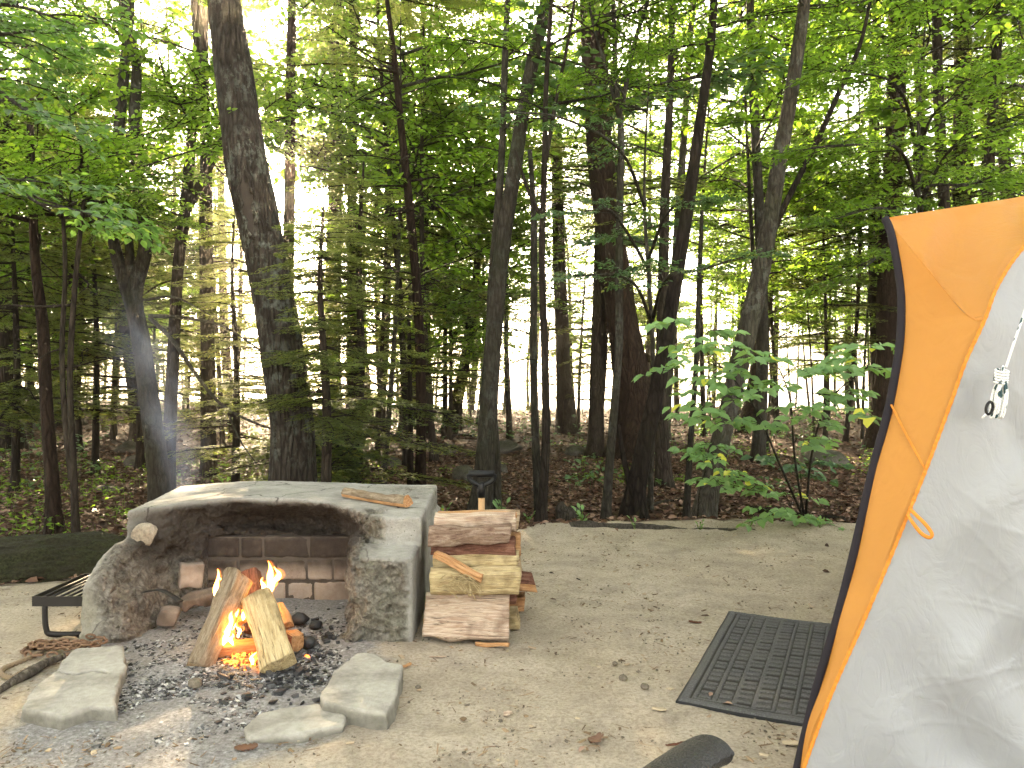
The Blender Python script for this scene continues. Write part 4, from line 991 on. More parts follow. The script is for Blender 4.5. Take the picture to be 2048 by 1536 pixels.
slab('hearth_slab', 'low crumbling concrete rim half buried in ash between the two front slabs', 'slab',
     [gp(488, 1450, .03), gp(520, 1422, .03), (gp(575, 1412, .03)), gp(638, 1404, .03), gp(690, 1425, .03), gp(690, 1448, .03), gp(600, 1462, .03), gp(500, 1472, .03)], .026, seed=15, amp=.016)

def rock(name, label, cat, loc, size, seed, mat='rock', sub=4, amp=.22, rot=0, group=None, sink=.25, fq=1.3, facet=.0):
    import bmesh
    bm = bmesh.new(); bmesh.ops.create_icosphere(bm, subdivisions=sub, radius=1)
    V = np.array([v.co[:] for v in bm.verts]); Fc = np.array([[v.index for v in f.verts] for f in bm.faces]); bm.free()
    if facet:
        rg = np.random.default_rng(seed)
        for k in range(9):
            nn = norm(rg.normal(0, 1, 3)); dcut = rg.uniform(.55, .8); t = V@nn-dcut; V = V-np.where(t > 0, t, 0)[:, None]*nn
    V = V*(1+amp*fbm(V*fq+seed*3.3, 4, seed)+.07*fbm(V*5.5+seed, 4, seed+1)+(.05*fbm(V*22+seed, 3, seed+2) if sub > 4 else 0))[:, None]
    c, s = math.cos(rot), math.sin(rot); V = V*np.array(size)/2; V = np.stack([V[:, 0]*c-V[:, 1]*s, V[:, 0]*s+V[:, 1]*c, V[:, 2]], -1)
    z0 = V[:, 2].min(); loc = np.array(loc, float); V = V+loc+np.array([0, 0, -z0-sink*size[2]])
    mb = MB(); mb.add(V, Fc, sstep(.2, .8, (V[:, 2]-V[:, 2].min())/(np.ptp(V[:, 2])))); o = mb.build(name, MAT[mat], loc=loc); return tag(o, label, cat, group)
def rock_mat(name, a, b, moss):
    m, nt, out = newmat(name); n = N(nt); v = n.coord(); f = n.noise(v, 9, 7, .65); g = n.noise(v, 70, 5, .7)
    col = n.ramp(f, [(.3, a), (.7, b)]); col = n.mix(.4, col, n.ramp(g, [(.35, (.3, .3, .3)), (.65, (1.4, 1.4, 1.4))]), 'MULTIPLY')
    if moss: col = n.mix(n.math('MULTIPLY', n.math('MULTIPLY', n.attr('va'), n.ramp(f, [(.35, (0, 0, 0)), (.55, (1, 1, 1))])), moss), col, n.mix(n.ramp(g, [(.4, (0, 0, 0)), (.62, (1, 1, 1))]), (.003, .004, .002), (.036, .046, .015)))
    n.pbr(out, col, .95, n.bump(n.math('ADD', f, n.math('MULTIPLY', g, .4)), .9, .02), .12); MAT[name] = m
rock_mat('rock', (.07, .06, .05), (.19, .17, .15), .75); rock_mat('mossy', (.012, .011, .008), (.05, .04, .028), .7); rock_mat('pebble', (.12, .10, .08), (.26, .22, .17), 0); rock_mat('palestone', (.26, .21, .16), (.42, .36, .29), 0)
wx, wy = gp(290, 1082, .375); rock('loose_stone', 'fist-sized tan stone resting on top of the left wing of the fireplace', 'stone', (wx, wy, .362), (.135, .11, .14), 5, 'palestone', 4, .10, .3, facet=1, sink=.12)
# loose bricks inside on the left
def loose_brick(label, X, Y, z, size, rz, rx=0, ry=0, seed=0):
    x, y = gp(X, Y, z+size[2]/2); lo = -np.array(size)/2
    def f(p):
        q = np.abs(p)-np.array(size)/2+.008; d = np.linalg.norm(np.maximum(q, 0), axis=1)+np.minimum(q.max(1), 0)-.008
        return d+.010*fbm(p*26+seed, 4, seed)+.030*np.maximum(0, fbm(p*9+seed, 2, seed+5))
    V, Q = surface_nets(f, lo-.02, -lo+.02, .008)
    mb = MB(); mb.add(V, Q, .5+.3*math.sin(seed), np.clip(.52+.9*fbm(V*9+seed, 3, seed), 0, 1))
    o = mb.build('firebrick', MAT['firebrick']); o.location = (x, y, z+size[2]/2); o.rotation_euler = (rx, ry, rz); tag(o, label, 'brick')
loose_brick('scorched brick standing on end against the rubble slope, just left of the back wall', 382, 1150, .13, (.11, .07, .12), .5, 0, .1, 2)
loose_brick('long pinkish firebrick lying tilted on the ash left of the fire', 398, 1198, .06, (.21, .10, .065), .75, .15, -.05, 5)
loose_brick('small broken chunk of firebrick at the foot of the left rubble slope', 336, 1232, .02, (.09, .08, .08), .3, .1, .3, 8)
loose_brick('scorched brick half sunk in the ash behind the leaning logs', 520, 1195, .03, (.11, .07, .14), .1, 0, .02, 11)

# iron strap on the rubble
plain('iron', (.030, .027, .026), .55, .4, .6, bumpscale=60, bumpd=.001); plain('rust', (.10, .055, .035), .85, .2, .2, bumpscale=90, bumpd=.001)
C = catmull([px(288, 1184, 3.56), px(320, 1180, 3.52), px(345, 1192, 3.50), px(362, 1203, 3.48)], 14); V, fs = tube(C, .016, 8, squash=.28)
mb = MB(); mb.add(V, fs); tag(mb.build('iron_strap', MAT['iron'], loc=C[7]), 'bent dark iron strap lying on the rubble slope at the left of the fire', 'metal strap')

# ------------------------------------------------------------------ wood
def wood_mats():
    def mk(name, c1, c2, c3, bumpd=.004, dark=.0):
        m, nt, out = newmat(name); n = N(nt); v = n.coord((3, 30, 30)); g = n.noise(v, 3, 6, .6, .8); f = n.noise(n.coord((9, 120, 120)), 2, 4, .6); s = n.noise(n.coord(), 9, 4)
        col = n.ramp(g, [(.3, c1), (.5, c2), (.72, c3)]); col = n.mix(.35, col, n.ramp(f, [(.3, (.5, .5, .5)), (.65, (1.2, 1.2, 1.2))]), 'MULTIPLY')
        fz = n.noise(n.coord((2.2, 55, 55)), 2.0, 5, .7, .4); col = n.mix(n.ramp(fz, [(.36, (.85, .85, .85)), (.44, (0, 0, 0))]), col, tuple(c*.30 for c in c1))
        col = n.mix(n.ramp(s, [(.56, (0, 0, 0)), (.72, (.7, .7, .7))]), col, tuple(c*.45 for c in c1))
        n.pbr(out, col, .85, n.bump(n.math('ADD', n.math('ADD', g, n.math('MULTIPLY', f, .5)), n.math('MULTIPLY', fz, 1.2)), 1.0, bumpd*1.6), .2); MAT[name] = m
    mk('wood_split', (.30, .18, .10), (.50, .36, .23), (.62, .49, .34)); mk('wood_yellow', (.36, .25, .12), (.52, .40, .22), (.64, .52, .32)); mk('wood_orange', (.38, .17, .07), (.52, .28, .13), (.62, .38, .20))
    mk('wood_pink', (.36, .22, .15), (.56, .42, .32), (.68, .56, .45)); mk('wood_grey', (.20, .15, .10), (.33, .26, .18), (.46, .38, .28))
    def bk(name, c1, c2, c3):
        m, nt, out = newmat(name); n = N(nt); g = n.noise(n.coord((4, 26, 26)), 2.2, 7, .7, 1.2); f = n.noise(n.coord(), 60, 5, .7)
        col = n.ramp(g, [(.32, c1), (.5, c2), (.68, c3)]); col = n.mix(.4, col, n.ramp(f, [(.3, (.5, .5, .5)), (.7, (1.2, 1.2, 1.2))]), 'MULTIPLY')
        n.pbr(out, col, .95, n.bump(g, 1.0, .014), .1); MAT[name] = m
    bk('log_bark', (.09, .045, .032), (.27, .18, .13), (.40, .31, .24)); bk('log_bark_red', (.06, .025, .018), (.18, .08, .055), (.30, .17, .12)); bk('log_bark_grey', (.12, .08, .05), (.26, .20, .14), (.38, .31, .23))
wood_mats()
def split_log(label, cen, L, prof, rot, face='wood_split', bark='log_bark', end=None, barkset=(), seed=0, cat='log', group=None, name='split_log', amp=.011, wav=.004, taper=0, cut=0):
    """prof: closed cross-section polygon (y, z); length along local x. barkset: profile edges covered in bark"""
    rng = np.random.default_rng(seed); prof = np.array(prof, float); m = len(prof); sub = 5; n = 34
    ring = []; eid = []
    for i in range(m):
        a, b = prof[i], prof[(i+1) % m]
        for k in range(sub): ring.append(a+(b-a)*k/sub); eid.append(i)
    ring = np.array(ring); k = len(ring); t = np.linspace(-.5, .5, n)
    # round the corners a little
    ring = .25*np.roll(ring, 1, 0)+.5*ring+.25*np.roll(ring, -1, 0)
    X = np.repeat(t[:, None], k, 1)*L; YZ = np.repeat(ring[None], n, 0).copy()
    G = np.stack([X*3, YZ[..., 0]*22, YZ[..., 1]*22], -1)+seed*5.1
    nrm = ring-ring.mean(0); nrm = nrm/np.maximum(np.linalg.norm(nrm, axis=1, keepdims=True), 1e-6)
    isb = np.array([e in barkset for e in eid])
    A = amp*fbm(G, 4, seed)+np.where(isb[None], .010*fbm(np.stack([X*14, YZ[..., 0]*40, YZ[..., 1]*40], -1)+seed, 3, seed+2)+.004, 0)
    YZ = YZ+nrm[None]*A[..., None]; YZ *= (1+taper*t+.10*vnoise(np.stack([t*4+seed*1.7, t*0, t*0], -1), seed))[:, None, None]; cut = cut or rng.normal(0, .16)
    YZ[..., 1] += wav*np.sin(t*5+seed)[:, None]; YZ[..., 0] += wav*np.cos(t*4+seed)[:, None]
    X = X+.006*fbm(np.stack([YZ[..., 0]*25, YZ[..., 1]*25, X*0+seed], -1), 3, seed)*np.sign(t)[:, None]*(np.abs(t) > .47)[:, None]+cut*YZ[..., 1]*(t > .49)[:, None]
    V = np.stack([X, YZ[..., 0], YZ[..., 1]], -1).reshape(-1, 3)
    i = np.arange(n-1)[:, None]*k; j = np.arange(k)[None, :]; j2 = (j+1) % k; Q = np.stack([i+j, i+j2, i+k+j2, i+k+j], -1)
    # ends: fan rings
    caps = []; Vs = [V]; nv = len(V)
    for e in (0, n-1):
        r0 = V.reshape(n, k, 3)[e]; c = r0.mean(0); prev = np.arange(k)+e*k
        for s in (.66, .33):
            q = c+(r0-c)*s; q[:, 0] += rng.normal(0, .0012, k); Vs.append(q); ids = np.arange(k)+nv; nv += k
            f = np.stack([prev, np.roll(prev, -1), np.roll(ids, -1), ids], -1); caps.append(f if e else f[:, ::-1]); prev = ids
        Vs.append(c[None]); f = np.stack([prev, np.roll(prev, -1), np.full(k, nv)], -1); nv += 1; caps.append(f if e else f[:, ::-1])
    mb = MB(); V = np.concatenate(Vs); mb.V = [V]; mb.n = len(V); mb.A = [np.full(len(V), .5)]; mb.B = [np.zeros(len(V))]
    mb.Fc = [Q.reshape(-1, 4)]+caps
    me = mb.mesh(name); mats = [MAT[face], MAT[bark], MAT[end or face]]
    for q in mats: me.materials.append(q)
    mi = np.concatenate([np.tile(isb.astype(int), n-1)]+[np.full(len(c), 2) for c in caps]).astype(np.int32)
    me.polygons.foreach_set('material_index', mi)
    sm = np.concatenate([np.ones(len(Q.reshape(-1, 4)), bool)]+[np.zeros(len(c), bool) for c in caps]); me.polygons.foreach_set('use_smooth', sm)
    o = bpy.data.objects.new(name, me); COL.objects.link(o); o.location = tuple(map(float, cen))
    if isinstance(rot, Matrix): o.rotation_euler = rot.to_euler()
    else: o.rotation_euler = rot
    return tag(o, label, cat, group)
def basis(ax, up):
    x = norm(ax); y = norm(np.cross(up, x)); z = np.cross(x, y); return Matrix((x, y, z)).transposed()
def wedge(w, h, arc=4, flat=.0):
    P = [(-w/2, -h/2), (w/2, -h/2)]
    return P+[(w/2*math.cos(a), -h/2+h*math.sin(a)*(1)) for a in np.linspace(.35, math.pi-.35, arc)]
def rect(w, h, j=.1, seed=0):
    r = np.random.default_rng(seed); P = np.array([(-w/2, -h/2), (0, -h/2), (w/2, -h/2), (w/2, h/2), (0, h/2), (-w/2, h/2)]); return P+r.normal(0, j*min(w, h)*.5, P.shape)
ga = 'fire logs in the hearth'
def between(a, b): a, b = np.array(a), np.array(b); return (a+b)/2, np.linalg.norm(b-a), b-a
c, L, ax = between(px(398, 1325, 3.05), px(468, 1156, 3.30)); split_log('half-round grey-brown log leaning up to the right over the flames', c, L+.03, wedge(.115, .085), basis(ax, [-.2, -1, .3]), 'wood_grey', 'log_bark_grey', 'wood_split', (1, 2, 3, 4, 5), 3)
c, L, ax = between(px(554, 1332, 3.00), px(516, 1194, 3.26)); split_log('pale yellow split plank propped upright, flat face to the viewer', c, L+.01, rect(.145, .06, .12, 3), basis(ax, [0, -1, .45]), 'wood_yellow', 'log_bark', None, (), 4, taper=-.12)
c, L, ax = between(px(432, 1300, 3.16), px(585, 1288, 3.26)); split_log('short orange split stick lying flat under the two leaning logs', c, L, rect(.06, .055, .15, 4), basis(ax, [0, -.3, 1]), 'wood_orange', 'log_bark', None, (), 5)
c, L, ax = between(px(560, 1215, 3.42), px(572, 1250, 3.34)); split_log('bit of bright orange split wood poking out right of the pale plank', c, .13, rect(.05, .04, .2, 5), basis(ax, [.4, -1, .3]), 'wood_orange', 'log_bark', None, (), 6)
c, L, ax = between(px(498, 1160, 3.6), px(510, 1250, 3.45)); split_log('dark charred log standing behind the two leaning ones', c, .30, rect(.085, .07, .15, 6), basis(ax, [0, -1, .2]), 'log_bark_red', 'log_bark_red', None, (), 7)
c, L, ax = between(px(600, 1284, 3.22), px(560, 1275, 3.3)); split_log('burnt stub end of a log showing right of the pale plank', c, .12, rect(.06, .06, .2, 7), basis(ax, [0, 0, 1]), 'wood_orange', 'log_bark_red', None, (2,), 8)
c, L, ax = between(px(446, 1262, 3.3), px(500, 1225, 3.42)); split_log('glowing thin stick slanting in the middle of the flames', c, .2, rect(.03, .028, .2, 8), basis(ax, [0, 0, 1]), 'wood_orange', 'log_bark_red', None, (), 9)
x1, y1 = gp(692, 992, .535); x2, y2 = gp(812, 1006, .545); split_log('thin bark-covered stick lying on top of the fireplace near its right end', (np.array([x1, y1, .557])+np.array([x2, y2, .557]))/2, math.hypot(x2-x1, y2-y1)+.02, wedge(.05, .045), basis([x2-x1, y2-y1, .0], [0, -.35, 1]), 'wood_orange', 'log_bark_grey', 'wood_orange', (2, 3, 4), 10)

# ---- the firewood stack against the right side of the fireplace
gs = 'split firewood stacked beside the fireplace'
def stk(label, X0, X1, Y, y, prof, rz=0, face='wood_split', bark='log_bark', bs=(), seed=0, up=(0, 0, 1), tiltz=0, **kw):
    a = px(X0, Y, y); b = px(X1, Y+tiltz, y+rz); c, L, ax = between(a, b)
    rl = np.random.default_rng(seed); ax = norm(ax)+np.array([0, rl.normal(0, .035), rl.normal(0, .012)]); up = np.array(up, float)+np.array([0, rl.normal(0, .12), 0]); split_log(label, c, L*rl.uniform(.97, 1.03), prof, basis(ax, up), face, bark, None, bs, seed, 'firewood', gs, 'firewood', **kw)
def poly_px(yrange, zr): pass
def quad_(w, h, a=.0, b=.0, c=.0): return [(-w/2, -h/2+a*h), (0, -h/2-.04*h), (w/2, -h/2+b*h), (w/2*(1-c), h/2-.1*h), (-.05*w, h/2), (-w/2*(1+c*.4), h/2-.22*h)]
# stack heights: ground z=0 at y about 3.6; each piece given by its centre line in the photo
c = np.array([(-.396-.012)/2-.0, 3.47, .105]); split_log('broad flat pale slab leaning at the very front bottom of the firewood stack', c, .385, rect(.215, .038, .03, 9), basis([1, .0, -.02], [0, -.78, .62]), 'wood_pink', 'log_bark', 'wood_orange', (), 21, 'firewood', gs, 'firewood')
stk('small square-ended piece low in the firewood stack, end showing right of the broad slab', 880, 1036, 1233, 3.66, rect(.09, .075, .1, 10), .0, 'wood_yellow', seed=22)
stk('small square-ended piece low in the firewood stack, sticking out furthest right beneath the round-ended one', 890, 1050, 1205, 3.78, rect(.10, .085, .1, 11), .0, 'wood_orange', seed=23)
stk('dark bark-sided piece in the shadowed gap just above the broad flat slab', 866, 1034, 1186, 3.60, wedge(.13, .075), .0, 'log_bark_red', 'log_bark_red', (0, 2, 3, 4), 24)
stk('fibrous yellow wavy-grained split log with a curl of torn splinter, halfway up the stack', 860, 1040, 1160, 3.50, quad_(.10, .125, .12, .05, .3), .015, 'wood_yellow', seed=25, amp=.012, wav=.004)
stk('round-ended piece poking out furthest right halfway up the firewood stack', 900, 1066, 1157, 3.74, wedge(.12, .10), .05, 'wood_orange', 'log_bark_red', (2, 3, 4), 26)
stk('light orange split piece lying behind the slanting stick, just above the yellow fibrous one', 868, 1036, 1120, 3.60, quad_(.11, .085, .2, .05, .35), -.01, 'wood_yellow', seed=27)
stk('thin pinkish stick slanting down to the right across the front of the stack', 866, 966, 1108, 3.50, rect(.032, .028, .15, 14), -.06, 'wood_orange', 'log_bark', (2,), 28, tiltz=48)
stk('dark reddish bark-faced log, third from the top of the stack', 862, 1032, 1090, 3.60, wedge(.11, .075), .0, 'log_bark_red', 'log_bark_red', (0, 1, 2, 3, 4), 29, amp=.014)
stk('pale rough-barked log resting second from the top, nearest the viewer', 858, 1020, 1066, 3.57, wedge(.10, .075), .0, 'log_bark', 'log_bark', (0, 2, 3, 4), 30, amp=.010)
stk('smooth-faced split log at the very top of the firewood stack', 870, 1032, 1043, 3.68, quad_(.12, .095, .05, .2, .25), .01, 'wood_pink', seed=31)
stk('back row log of the firewood stack, its end just showing behind the top log', 876, 1038, 1040, 3.86, rect(.12, .09, .08, 16), .0, 'wood_split', 'log_bark', (2,), 32)
stk('thin orange-edged split board lying flat along the top back of the stack', 874, 1034, 1028, 3.76, rect(.15, .018, .1, 17), .0, 'wood_orange', seed=33)
stk('plain inner log of the stack level with the dark reddish one, end showing right', 880, 1040, 1088, 3.80, rect(.13, .10, .1, 18), .0, 'wood_orange', seed=34)
stk('inner piece of the stack behind the slanting stick, its end showing at the right', 880, 1040, 1130, 3.82, rect(.13, .10, .1, 19), .0, 'wood_split', seed=35)
stk('big inner log hidden low behind the fibrous yellow one', 884, 1036, 1190, 3.90, rect(.14, .12, .1, 20), .0, 'wood_split', seed=36)
a = ghit(952, 1291); b = ghit(1018, 1296); c, L, ax = between(a, b); split_log('thin orange sliver of wood on the sand in front of the firewood stack', c+np.array([0, 0, .010]), L, rect(.022, .016, .2, 21), basis(ax, [0, 0, 1]), 'wood_orange', 'log_bark', None, (), 37, 'wood chip', None, 'wood_chip')
# torn curl on the fibrous log
mb = MB(); rr_ = np.random.default_rng(3)
yl = [o for o in bpy.data.objects if 'fibrous yellow wavy' in (o.get('label') or '')][0]; iv = np.array(yl.location)
for k in range(14):
    x0 = rr_.uniform(875, 930); y0 = rr_.uniform(1150, 1185); th = rr_.uniform(-.3, .5)
    pts = [px(x0, y0, 3.432), px(x0+18, y0-8*math.sin(th*3)-4, 3.425), px(x0+34, y0+6, 3.428), px(x0+40, y0+rr_.uniform(8, 24), 3.43)]
    mb.add(*tube(catmull(pts, 10)-iv, .0022, 4))
pts = [px(905, 1162, 3.43), px(915, 1152, 3.42), px(930, 1156, 3.415), px(940, 1172, 3.42), px(941, 1192, 3.425)]; mb.add(*tube(catmull(pts, 14)-iv, .0065, 5, squash=.4))
o = mb.build('splinter', MAT['wood_yellow'], yl); o.matrix_parent_inverse = yl.matrix_basis.to_3x3().to_4x4().inverted()

# ---- shovel
def shovel():
    base = np.array([-.155, 4.02, 0]); base[2] = gz(base[0], base[1]); top = px(963, 946, 4.02)
    x0 = top[0]; root = empty('shovel', (x0, 4.02, base[2])); ro = np.array(root.location)
    tag(root, 'shovel with a black D-grip and wooden shaft standing behind the firewood stack', 'shovel')
    f = 4.02/F
    s = MB(); s.add(*tube([(0, 0, .12), (0, 0, px(0, 990, 4.02)[2]-ro[2])], [.017, .017], 14)); plain('ash_shaft', (.50, .30, .14), .45, .4, vscale=6); s.build('shaft', MAT['ash_shaft'], root)
    g = MB(); zt = px(0, 948, 4.02)[2]-ro[2]; zj = px(0, 972, 4.02)[2]-ro[2]; zb = px(0, 995, 4.02)[2]-ro[2]
    g.add(*tube([(-26*f, 0, zt), (26*f, 0, zt)], .0185, 16)); g.add(*tube([(0, 0, zb), (0, 0, zj+.004), (0, 0, zj+.02)], [.0205, .019, .012], 14))
    for sx in (-1, 1): g.add(*tube(catmull([(sx*25*f, 0, zt), (sx*23*f, 0, zt-.03), (sx*12*f, 0, zj+.012), (0, 0, zj)], 14), .0095, 8, squash=1.4))
    plain('black_plastic', (.006, .006, .007), .45, .3); g.build('grip', MAT['black_plastic'], root)
    b = MB(); n = 9; V = []
    for i in range(n):
        u = i/(n-1); w = .105*(1-max(0, u-.45)**2*2.6)
        for k in range(9): t = (k-4)/4; V.append((t*w, -.03*(1-t*t)+.004, .30-u*.34))
    V = np.array(V); V2 = V+np.array([0, .003, 0]); i = np.arange(n-1)[:, None]*9; j = np.arange(8)[None]; Q = np.stack([i+j, i+j+1, i+j+10, i+j+9], -1).reshape(-1, 4)
    b.add(V, Q[:, ::-1]); b.add(V2, Q); b.build('blade', MAT['iron'], root)
shovel()
# ------------------------------------------------------------------ tent
def fabric(name, col, trans, rough=.45, tw=.35, spec=.4):
    m, nt, out = newmat(name); n = N(nt); v = n.coord()
    a = n.noise(n.coord((1, 1, 1)), 3.2, 4, .5, 1.5); b = n.noise(v, 14, 5, .55, 1.2); c = n.noise(n.coord((1.6, 1.6, .8), rot=(0, .6, 0)), 6, 3, .5, 2.5)
    w = n('TexWave', {'Vector': v, 'Scale': 260, 'Distortion': 0}); 
    h = n.math('ADD', n.math('MULTIPLY', n.math('ABSOLUTE', n.math('SUBTRACT', c, .5)), 1.3), n.math('ADD', n.math('MULTIPLY', b, .35), n.math('MULTIPLY', w.outputs[1], .006)))
    colr = n.mix(a, tuple(x*.93 for x in col), tuple(min(1, x*1.05) for x in col))
    d = n('BsdfPrincipled', {'Base Color': colr, 'Roughness': rough, 'Specular IOR Level': spec, 'Normal': n.bump(h, .30, .012)})
    t = n('BsdfTranslucent', {'Color': (*trans, 1)}); mx = n('MixShader', {0: tw, 1: d.outputs[0], 2: t.outputs[0]}); nt.links.new(mx.outputs[0], out.inputs['Surface']); MAT[name] = m
fabric('tent_orange', (.58, .26, .052), (.70, .36, .08), .5, .32, .3); fabric('tent_grey', (.315, .32, .342), (.42, .40, .39), .38, .12, .45); fabric('tent_roof', (.64, .29, .058), (.85, .44, .10), .42, .42, .4)
plain('black_webbing', (.016, .013, .018), .75, .2, bumpscale=300, bumpd=.001); plain('orange_seam', (.62, .22, .03), .7, .2, bumpscale=220, bumpd=.003)
E_ = [(1770, 437, 2.55), (1780, 460, 2.53), (1789, 500, 2.50), (1799, 555, 2.48), (1803, 606, 2.46), (1800, 681, 2.43), (1789, 756, 2.40), (1774, 831, 2.38), (1744, 944, 2.35), (1710, 1095, 2.32), (1676, 1230, 2.29), (1638, 1358, 2.26), (1601, 1509, 2.23), (1588, 1574, 2.20)]
S_ = [(1925, 622, 2.33), (1968, 640, 2.27), (1932, 718, 2.26), (1902, 801, 2.25), (1857, 922, 2.24), (1812, 1035, 2.23), (1766, 1147, 2.22), (1721, 1253, 2.21), (1661, 1388, 2.20), (1608, 1531, 2.19), (1592, 1580, 2.19)]
CR = [(1771, 439, 2.55), (1800, 470, 2.50), (1850, 530, 2.42), (1925, 622, 2.33)]
def W(L): return np.array([px(*p) for p in L])
def resamp(P, n, t=None):
    C = catmull(P, max(60, len(P)*14)); L = np.concatenate([[0], np.cumsum(np.linalg.norm(np.diff(C, axis=0), axis=1))]); t = np.linspace(0, 1, n) if t is None else t
    return np.stack([np.interp(t*L[-1], L, C[:, i]) for i in range(3)], -1)
def patch(mb, A, B, nu, nv, wr=.004, seed=0, folds=None, ew=.10):
    s = np.linspace(0, 1, nv)[None, :, None]; V = A[:, None]*(1-s)+B[:, None]*s
    du = np.gradient(V, axis=0); dv = np.gradient(V, axis=1); nm = norm(np.cross(du, dv)); G = V*np.array([1, 1, 1])
    ss_ = np.linspace(0, 1, nv); edge = (sstep(0, ew, ss_)*sstep(1, .9, ss_))[None, :]
    h = wr*(.8*fbm(G*4+seed, 2, seed)+.8*(1-2*np.abs(fbm(G*np.array([4, 4, 2])+seed, 2, seed+4))))
    if folds is not None: h = h+folds(V)
    V = V+nm*(h*edge)[..., None]
    i = np.arange(len(A)-1)[:, None]*nv; j = np.arange(nv-1)[None]; Q = np.stack([i+j, i+nv+j, i+nv+j+1, i+j+1], -1).reshape(-1, 4); mb.add(V.reshape(-1, 3), Q); return V
def tent():
    cr_ = np.random.default_rng(12); CL_ = [(cr_.uniform(1.0, 1.9), cr_.uniform(.1, 1.5), cr_.choice([-.9, -.6, .5, 1.0, .2])+cr_.normal(0, .2), cr_.uniform(.08, .35), cr_.uniform(.003, .007), cr_.uniform(.0010, .0030)) for _ in range(90)]
    def creases(V):
        x, z = V[..., 0], V[..., 2]; h = 0
        for (cx, cz, an, ln, wd, am) in CL_:
            dx, dz = x-cx, z-cz; a = dx*math.cos(an)+dz*math.sin(an); b = -dx*math.sin(an)+dz*math.cos(an)+.25*a*a/ln*.5
            h = h+am*np.exp(-np.abs(b)/wd)*np.exp(-(a/ln)**4)
        return h
    E = W(E_); S = W(S_); O = np.array([1.9, 3.0, 0]); root = empty('tent', O); tag(root, 'orange and light grey tent with a black-trimmed door edge filling the right side', 'tent')
    def fin(mb, nm, mat, thick=0): mb.V = [v-O for v in mb.V]; o = mb.build(nm, MAT[mat], root); return o
    ER = resamp(E, 150); right = resamp(np.vstack([W(CR)[:-1], S]), 150)
    # sag the left edge lower panel
    mb = MB(); patch(mb, ER, right, 150, 46, .006, 3, lambda V: -.012*np.sin((V[..., 0]+V[..., 2]*.35)*26)*sstep(1.3, .3, V[..., 2])*.5+creases(V)*.6); fin(mb, 'orange_side_panel', 'tent_orange')
    top = W([(1771, 436, 2.55), (1905, 415, 2.62), (2048, 392, 2.70), (2260, 352, 2.84), (2600, 300, 3.0)])
    bot = W([(1773, 441, 2.548), (1800, 471, 2.498), (1850, 531, 2.418), (1925, 621, 2.328), (1968, 639, 2.268), (1996, 568, 2.31), (2048, 493, 2.36), (2140, 410, 2.45), (2600, 308, 2.95)])
    tb = np.interp(np.linspace(0, 1, 110), [0, .35, .62, 1], [0, .40, .68, 1]); mb = MB(); patch(mb, resamp(top, 110), resamp(bot, 110, tb), 110, 36, .006, 8, lambda V: .010*np.sin(V[..., 0]*30-V[..., 2]*22)+creases(V)); fin(mb, 'orange_roof_panel', 'tent_roof')
    wallL = np.vstack([W([(2140, 410, 2.452), (2048, 493, 2.362), (1996, 568, 2.312)]), S[1:]])
    wallR = np.array([(2.9, 2.9, 1.72), (2.95, 2.55, 1.2), (3.0, 2.35, .6), (3.0, 2.2, 0.0), (3.0, 2.15, -.02)])
    def fold(V):
        x, z = V[..., 0], V[..., 2]; a = sstep(1.5, .5, z)
        return .016*np.sin((x*1.0+z*.55)*17+2*np.sin(z*3))*a+.010*(np.abs(np.sin((z*.9-x*.65)*9))**6)-.020*np.exp(-((x-1.30-(1.35-z)*.55)/.05)**2)*sstep(.5, .8, z)*sstep(1.4, 1.2, z)+.010*fbm(np.stack([x*3, z*1.4, x*0], -1), 2, 5)+creases(V)
    mb = MB(); patch(mb, resamp(wallL, 300), resamp(wallR, 300), 300, 330, .006, 5, fold, .20); fin(mb, 'grey_side_wall', 'tent_grey')
    # sides turned away from the photograph
    far = np.array([(2.45, 4.75, 1.62), (2.50, 4.80, 1.2), (2.52, 4.85, .6), (2.50, 4.9, 0)]); mb = MB()
    inner = ER+np.array([.03, .015, 0]); patch(mb, inner, resamp(far, 150), 150, 30, .004, 6); fin(mb, 'door_panel', 'tent_grey')
    rb_ = np.array([(2.45, 4.75, 1.62), (3.1, 4.5, 1.7), (3.9, 4.2, 1.7)]); mb = MB(); patch(mb, resamp(top, 40), resamp(rb_, 40), 40, 20, .004, 6); fin(mb, 'roof', 'tent_roof')
    mb = MB(); patch(mb, resamp(rb_, 40), resamp(np.array([(2.5, 4.9, 0), (3.1, 4.8, 0), (3.9, 4.5, 0)]), 40), 40, 20, .004, 6); patch(mb, resamp(wallR[:4], 30), resamp(np.array([(3.9, 4.2, 1.7), (3.9, 4.3, .8), (3.9, 4.5, 0)]), 30), 30, 20, .004, 7); fin(mb, 'back_wall', 'tent_grey')
    mb = MB(); mb.add(*tube(ER+np.array([-.002, -.004, 0]), .0125, 10, squash=1.0)); fin(mb, 'black_trim', 'black_webbing')
    # puckered seam ribbons
    def ribbon(nm, P, wdt, off, amp=.003, fr=150, mat='orange_seam'):
        n = int(np.linalg.norm(np.diff(P, axis=0), axis=1).sum()/.004); C = resamp(P, n); T = norm(np.gradient(C, axis=0)); A = norm(np.cross(T, [0, -1, 0])); V = []
        t = np.arange(n)
        for k, s in enumerate((-1, -.5, 0, .5, 1)):
            V.append(C+A*(s*wdt/2)[None] if False else C+A*(s*wdt/2*(1+.12*np.sin(t*.9)))[:, None]+np.array([0, -1, 0])*(off+amp*(1-abs(s))*(.6+.6*np.sin(t*1.25+np.sin(t*.31)*2)))[:, None])
        V = np.stack(V, 1); i = np.arange(n-1)[:, None]*5; j = np.arange(4)[None]; mb = MB(); mb.add(V.reshape(-1, 3), np.stack([i+j, i+j+1, i+j+6, i+j+5], -1).reshape(-1, 4)); fin(mb, nm, mat)
